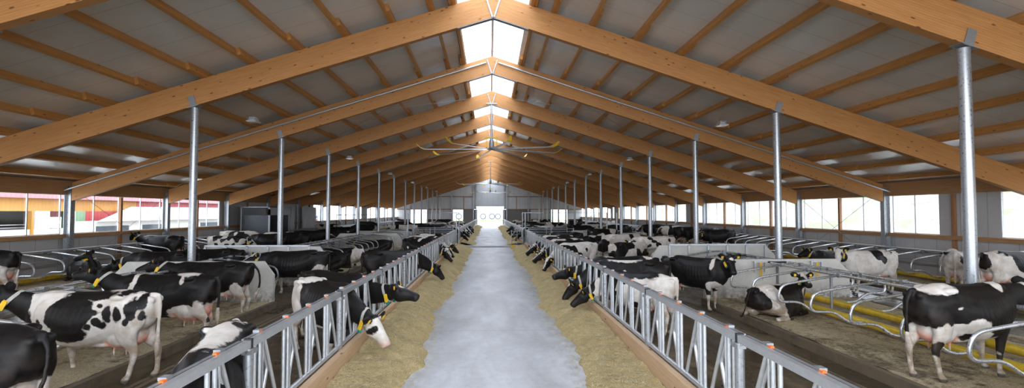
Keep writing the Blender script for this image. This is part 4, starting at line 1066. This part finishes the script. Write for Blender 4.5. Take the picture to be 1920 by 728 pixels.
g=geo('L5',vox=.018,poll=(1.45,.30,.70),pitch=-55,hyaw=25,pose='feed')
cow(g,(-2.90,5.30,0),-74,'white and grey-black cow behind the nearest left fence panels, seen from above',base='black',seed=33,bias=.56,freq=3.2,stock=.2,face='blaze',blobs=[('w',-.62,0,1.45,.34,.20),('w',-.1,0,1.42,.8,.09),('w',-.86,.2,1.0,.2,.3),('b',-.74,.13,1.34,.09,.07),('b',-.5,-.16,1.40,.12,.05),('b',-.42,.2,1.38,.16,.06)])
# --- left, with heads through the fence
g=geo('L6',vox=.016,pose='feed',poll=(1.50,.12,.88),pitch=-58,hyaw=22,udder=.9)
cow(g,(-3.16,9.50,0),-44,'white-faced black cow with white rump, head down over the left silage',base='allblack',seed=7,stock=.35,face='white',blobs=[('w',-.75,None,1.1,.42,.75),('w',-.35,None,1.42,.35,.08),('b',-.80,-.25,1.16,.06,.10),('w',.1,None,.55,.5,.12)])
g=geo('L7',vox=.018,pose='feed',poll=(1.66,.05,1.20),pitch=-22,hyaw=22,udder=.9)
cow(g,(-3.38,10.80,0),-30,'all black cow with head held level through the left fence',base='allblack',seed=8,stock=.4,face='star')
g=geo('L8',vox=.018,poll=(1.28,.0,1.30),pitch=-30,hyaw=25,legs=(.12,-.1,.1,-.05),udder=.8)
cow(g,(-6.25,16.55,0),197,'black cow with white legs walking left between the two left partitions',base='allblack',seed=9,stock=.58,face='blaze',blobs=[('w',-.7,None,1.42,.14,.06),('w',-.62,None,.62,.25,.35)])
g=geo('F1',vox=.022,pose='feed',poll=(1.62,.0,.80),pitch=-60)
cow(g,(-3.3,16.5,0),28,'black cow with low head through the left fence, alone past the level-headed one',base='allblack',seed=10,stock=.45,face='black',group=None)
FACE=['blaze','star','black','white','blaze','star']
g2=geo('F2',vox=.026,pose='feed',poll=(1.58,.12,.78),pitch=-55,hyaw=25)
g3=geo('F3',vox=.026,pose='feed',poll=(1.60,-.10,.90),pitch=-40,hyaw=-18)
def feeders(s,rows,lab,grp,seed0,parts='lite'):
    for i,(y,h,base,face) in enumerate(rows):
        gg=(g,g2,g3)[i%3] if False else ((g2,g3,geo('F1'))[i%3])
        a=R(h);cx=s*2.46-math.cos(a)*1.22;cy=y-math.sin(a)*1.22
        cow(gg,(cx,cy,0),h,lab[i],group=grp,base=base,seed=seed0+i*3,bias=.52,freq=2.6,face=face,parts=parts,stock=.4)
feeders(-1,[(23.6,-32,'black','blaze'),(24.8,-30,'white','white'),(26.2,-28,'white','blaze'),(28.2,-30,'white','star')],
 ['spotted cow feeding at the left fence, first of the four-cow huddle','white-faced spotted cow feeding second in the left four-cow huddle','mostly white cow feeding third in the left four-cow huddle','white and black cow feeding last in the left four-cow huddle'],'huddle of four cows at the left fence',40)
feeders(-1,[(41+2.4*i,-20-5*(i%3),['black','white'][i%2],FACE[i%6]) for i in range(8)],['distant cow feeding at the left fence beyond the crossing']*8,'far cows at the left fence',70,None)
# --- right, with heads through the fence
g=geo('R6',vox=.018,pose='feed',poll=(1.46,.24,.84),pitch=-48,hyaw=38,udder=.9)
cow(g,(3.25,11.3,0),135,scale=.93,label='white cow with black saddle patches behind the right fence, head down on silage',base='white',seed=52,bias=.49,freq=3.0,stock=.3,face='black',blobs=[('b',-.1,None,1.36,.5,.08),('b',.1,None,1.4,.30,.10),('b',.75,None,1.2,.3,.4),('w',-.6,None,1.0,.4,.6),('b',-.35,None,1.38,.2,.08)])
g=geo('R6b',vox=.020,pose='feed',poll=(1.56,.12,.78),pitch=-60,hyaw=20)
cow(g,(3.6,12.6,0),163,'black and white cow, middle of three side by side at the right fence',base='black',seed=57,bias=.5,stock=.4,face='star',blobs=[('w',.2,None,1.42,.4,.07)])
g=geo('R5',vox=.020,pose='feed',poll=(1.66,.06,1.08),pitch=-24,hyaw=14)
cow(g,(3.72,13.8,0),180,'black cow with white rump patch, head level through the right fence',base='allblack',seed=58,stock=.5,face='star',blobs=[('w',-.62,None,1.41,.15,.09),('w',.4,None,1.44,.25,.05)])
feeders(1,[(20.3,205,'white','blaze'),(21.6,210,'black','blaze'),(22.9,208,'white','star'),(24.1,205,'black','white'),(25.5,205,'black','blaze'),(26.9,200,'white','blaze')],
 ['white-blazed spotted cow feeding, nearest of the right huddle','blazed dark cow feeding second in the right huddle','spotted cow with forehead star feeding third in the right huddle','white-faced dark cow feeding fourth in the right huddle','dark cow feeding fifth in the right huddle','brown-tinged spotted cow feeding farthest in the right huddle'],'huddle of six cows at the right fence',90)
feeders(1,[(40.5+2.0*i,200+6*(i%3),['black','white','black'][i%3],FACE[(i+1)%6]) for i in range(10)],['distant cow feeding at the right fence beyond the crossing']*10,'far cows at the right fence',130,None)
# --- right, in the near block
g=geo('R1',vox=.016,poll=(1.46,-.1,1.38),pitch=-30,legs=(.12,-.06,-.05,.10),udder=1.1,tail=.3,fat=1.02)
cow(g,(7.05,7.40,.15),11,'big black cow with white belly standing in the right cubicles, lower right',base='allblack',seed=61,stock=.2,face='blaze',
    blobs=[('w',-.55,None,1.38,.30,.09),('w',-.30,None,.62,.55,.24),('w',-.05,None,.80,.20,.14),('w',.5,None,.50,.4,.14),('w',-.72,None,.30,.3,.42),('w',-.62,None,.66,.16,.22),('b',-.66,-.2,.50,.10,.12),('w',.60,.2,.35,.2,.4),('b',.6,-.2,.55,.12,.3),('w',-.36,-.3,1.1,.03,.02),('w',.62,None,1.42,.10,.12),('b',-.12,None,.64,.10,.07)])
gl=geo('lieA',vox=.018,pose='lie',poll=(.98,-.14,1.06),pitch=-25,hyaw=-125)
cow(gl,(6.72,11.80,.15),24,scale=.9,label='black and white cow lying in a right cubicle, ears up, head raised',base='allblack',seed=63,stock=-1,face='blaze',blobs=[('w',-.45,None,1.0,.34,.6),('b',-.75,None,1.0,.13,.30),('w',.15,None,1.42,.40,.04),('w',1.0,-.15,1.0,.06,.5)])
gl2=geo('lieB',vox=.02,pose='lie',poll=(1.35,0,.90),pitch=-30)
cow(gl2,(6.85,5.14,.15),2,'white and black cow lying at the bottom right corner',base='white',seed=65,bias=.50,stock=-1,face='blaze')
g=geo('R4',vox=.016,poll=(1.20,-.14,1.50),pitch=-55,hyaw=-42,udder=1.05)
cow(g,(5.52,13.8,0),-54,'black cow with star on forehead standing before the right partition, facing the camera',base='allblack',seed=67,stock=.50,face='star',blobs=[('w',-.62,None,1.42,.16,.07),('w',.72,-.2,1.32,.04,.20),('w',-.6,None,.60,.22,.40),('w',.75,None,.68,.18,.14),('w',0,None,.55,.4,.06)])
# --- right, wall side alley
g=geo('R7',vox=.018,poll=(1.36,.16,1.46),pitch=-60,hyaw=42,udder=1.1,legs=(.1,-.1,.1,-.1))
cow(g,(12.35,15.9,0),187,'white cow with black back patch in the right rear alley, face turned to camera',base='allwhite',seed=71,stock=.3,face='white',blobs=[('b',-.05,None,1.30,.20,.20),('b',-.2,None,1.12,.12,.14),('b',-.52,None,1.36,.10,.06),('b',1.15,None,1.2,.15,.16)])
g=geo('stand',vox=.022,udder=1.25,tail=.3)
cow(geo('standC',vox=.024,poll=(1.50,.05,1.12),pitch=-30),(15.15,15.9,0),48,'white cow seen from behind at the right wall cubicles, pink udder showing',base='allwhite',seed=73,stock=.3,face='blaze',blobs=[('b',-.8,-.25,1.2,.1,.18),('b',-.6,.3,1.3,.1,.12)])
cow(g,(14.55,13.55,.15),4,'white cow with large black flank patches at the right edge, in wall cubicles',base='allwhite',seed=75,stock=.3,face='blaze',blobs=[('b',.10,None,1.15,.30,.34),('b',-.12,None,1.36,.42,.09),('b',.95,None,1.2,.25,.5),('b',-.9,None,1.1,.08,.3)])
cow(gl2,(15.0,21.6,.15),190,'black cow lying in the right wall cubicles, head toward the rear alley',base='allblack',seed=77,stock=-1,face='black')
# --- right, second block
gs=geo('standB',vox=.026,poll=(1.35,.3,1.2),pitch=-50,hyaw=30)
for loc,h,lab,kw in [
 ((7.35,22.3,.15),188,'pale cow with a few round black spots in the second right cubicle block',dict(base='allwhite',stock=.3,face='blaze',blobs=[('b',.35,None,1.32,.12,.06),('b',.2,None,1.2,.12,.07),('b',.02,None,1.06,.14,.10),('b',-.55,None,1.25,.07,.08)])),
 ((5.55,20.5,0),28,'white cow with black rump stripes facing away in the right feed alley',dict(base='white',seed=81,stock=.3,face='black')),
 ((6.3,24.2,.15),14,'cream cow facing away, behind the striped-rump cow on the right',dict(base='allwhite',stock=.2,face='white',blobs=[('b',.6,None,1.3,.12,.2)])),
 ((5.0,22.3,0),75,'black cow with white thigh seen from behind in the right feed alley',dict(base='allblack',seed=83,stock=.55,face='black',blobs=[('w',-.7,None,.7,.2,.35)])),
 ((5.6,26.4,.0),10,'black cow with small white back patch, deeper in the right feed alley',dict(base='allblack',seed=85,stock=.5,face='star',blobs=[('w',-.3,None,1.42,.2,.1)])),
 ((4.8,31.,0),150,'black cow before the right crossing gate',dict(base='allblack',seed=87,stock=.5,face='star')),
 ((7.2,33,.15),10,'spotted cow near the right crossing gate in the cubicles',dict(base='white',seed=88,stock=.3,face='blaze'))]:
    cow(gs if loc[0]!=6.5 else geo('stand'),loc,h,lab,parts='lite',**kw)
for i,(y,b) in enumerate([(31.5,'allblack'),(33.4,'black'),(35.4,'allblack'),(37.4,'black'),(39.5,'white'),(41.8,'allblack'),(44.5,'black')]):
    cow(geo('standB'),(14.6,y,.15),[170,12,-8,5,185,0,175][i],f'dark cow standing in the right wall cubicles, {ORD[i]} of seven',group='row of dark cows along the right wall',base=b,seed=150+i*3,stock=.45,face='blaze',parts='lite')
# --- left, second block and alleys
g=geo('stand')
gB=geo('standC',vox=.024,poll=(1.50,.05,1.12),pitch=-30)
cow(g,(-14.62,15.0,.15),181,'black cow with cream belly at the left edge, standing in wall cubicles',base='allblack',seed=91,stock=.85,face='black',blobs=[('w',-.2,None,.85,.6,.22),('w',-.1,None,1.42,.08,.06)])
cow(gB,(-10.25,16.4,0),182,'black cow behind the left partition with yellow and green collar tag',base='allblack',seed=92,stock=.4,face='black')
cow(gB,(-9.35,17.5,0),180,'black cow directly behind the one with the green tag, left passage',base='allblack',seed=93,stock=.4,face='black')
cow(g,(-15.4,24.2,.15),176,'black cow with arched back in the left wall cubicles near the steel column',base='allblack',seed=94,stock=.5,face='black',parts='lite')
cow(gs,(-14.0,27.0,0),-12,'dalmatian-spotted white cow in the left rear alley',base='white',seed=95,freq=4.,stock=.3,face='white',parts='lite')
cow(geo('lieA'),(-15.0,19.3,.15),-40,'small black head with yellow ear tag looking over the left wall rail',base='allblack',seed=96,stock=-1,face='black')
for i,(x,y,h,b) in enumerate([(-12.6,29.5,180,'black'),(-13.0,32.0,178,'white'),(-11.9,31.2,183,'allblack'),(-12.3,34.4,0,'black'),(-11.4,37.0,180,'allblack'),(-14.9,30.6,0,'white')]):
    cow(gB,(x,y,0 if abs(x)<13.8 else .15),h,f'dark patched cow in the left rear alley, {ORD[i]} of six',group='cows crowding the left rear alley',base=b,seed=160+i*3,stock=.4,face='blaze',parts='lite')
LIE=[(-7.1,23.6,182,'black','white and pink rump of a cow lying in the second left cubicle block'),(-7.2,21.3,180,'allblack','black cow lying in the second left cubicle block, nearest the partition'),(-7.2,30.3,182,'black','black cow lying deep in the second left cubicle block'),(-9.8,24.3,0,'black','cow lying on the wall side of the second left cubicle block')]
for i,(x,y,h,b,lab) in enumerate(LIE):
    cow(geo('lieB'),(x,y,.15),h,lab,base=b,seed=170+i*5,stock=-1,face='blaze',parts='lite',blobs=[('w',-.75,None,1.0,.3,.6)] if i==0 else [])
# --- beyond the crossing
RS2=np.random.RandomState(5)
lg=[geo('standB'),geo('lieB'),geo('standC')]
spots=[(-5.0,47.4,10),(-5.3,52,200),(-7.3,43.4,180),(-7.2,50,185),(-12.5,42.5,0),(-15.3,46.8,0),(-12.8,52,180),(-9.5,56,0),(-5.9,58.6,175),(-14.9,60,5),(-7,64,0),(-4.5,70,190),(-12,68,0),
 (5.9,41.6,176),(4.6,46,0),(7.3,42.3,0),(7.2,47.5,5),(9.5,45,180),(12.5,49,0),(15,52,185),(7,55,0),(4.9,54,180),(12.6,60,10),(15,64,180),(5,66,0),(9.3,66,180),(7.2,74,0),(-7,78,180),(13,76,0),(4.6,78,200)]
for i,(x,y,h) in enumerate(spots):
    gg=lg[i%3] if 6.1<abs(x)<10.5 or abs(x)>13.9 else lg[(i%2)*2]
    z=.15 if (6.1<abs(x)<10.5 or abs(x)>13.9) else 0
    cow(gg,(x,y,z),h,'distant cow %s of the barn beyond the crossing'%('in the left half' if x<0 else 'in the right half'),group='cows beyond the crossing, '+('left half' if x<0 else 'right half'),base=['allblack','black','white'][i%3],seed=200+i*7,bias=.5,face='blaze',parts=None,stock=.4 if gg is not geo('lieB') else -1)
for k in GEO.values():
    if k['mesh'].users==0: bpy.data.meshes.remove(k['mesh'])
# slide every feeding cow along the fence so that its neck passes through an open place of the headlocks
slots=[y0+.12+.72*k+.575 for y0 in [-.92+3*i for i in range(12)]+[38.6+3*i for i in range(17)] for k in range(4)]
for o in [o for o in bpy.data.objects if o.name.startswith('cow') and o.parent is None and o.get('category')=='cow']:
    n=len(o.data.vertices);P=np.empty(n*3);o.data.vertices.foreach_get('co',P);P=P.reshape(-1,3)*o.scale[0]
    a=o.rotation_euler[2];X=P[:,0]*math.cos(a)-P[:,1]*math.sin(a)+o.location[0];Y=P[:,0]*math.sin(a)+P[:,1]*math.cos(a)+o.location[1]
    k=(np.abs(np.abs(X)-2.46)<.06)&(P[:,2]>.5)&(P[:,2]<1.32)&(P[:,0]>.9)
    if k.sum()<8: continue
    yc=(Y[k].min()+Y[k].max())/2;d=min((s_-yc for s_ in slots),key=abs)
    if abs(d)<.45: o.location[1]+=d

# cows in the cubicles keep to the middle of a place; lying ones stay behind the brisket pipe
for o in [o for o in bpy.data.objects if o.get('category')=='cow']:
    x,y=abs(o.location[0]),o.location[1];a=o.rotation_euler[2]
    if abs(math.sin(a))>.3 or y<15 or o.location[2]<.1: continue
    y0=(13.65 if o.location[0]>0 else 13.43)-.575;o.location[1]=y0+round((y-y0)/1.15)*1.15
    if o.dimensions[2]<1.35:
        o.location[0]=math.copysign(6.78 if x<8 else (9.85 if x<12 else 14.75),o.location[0])
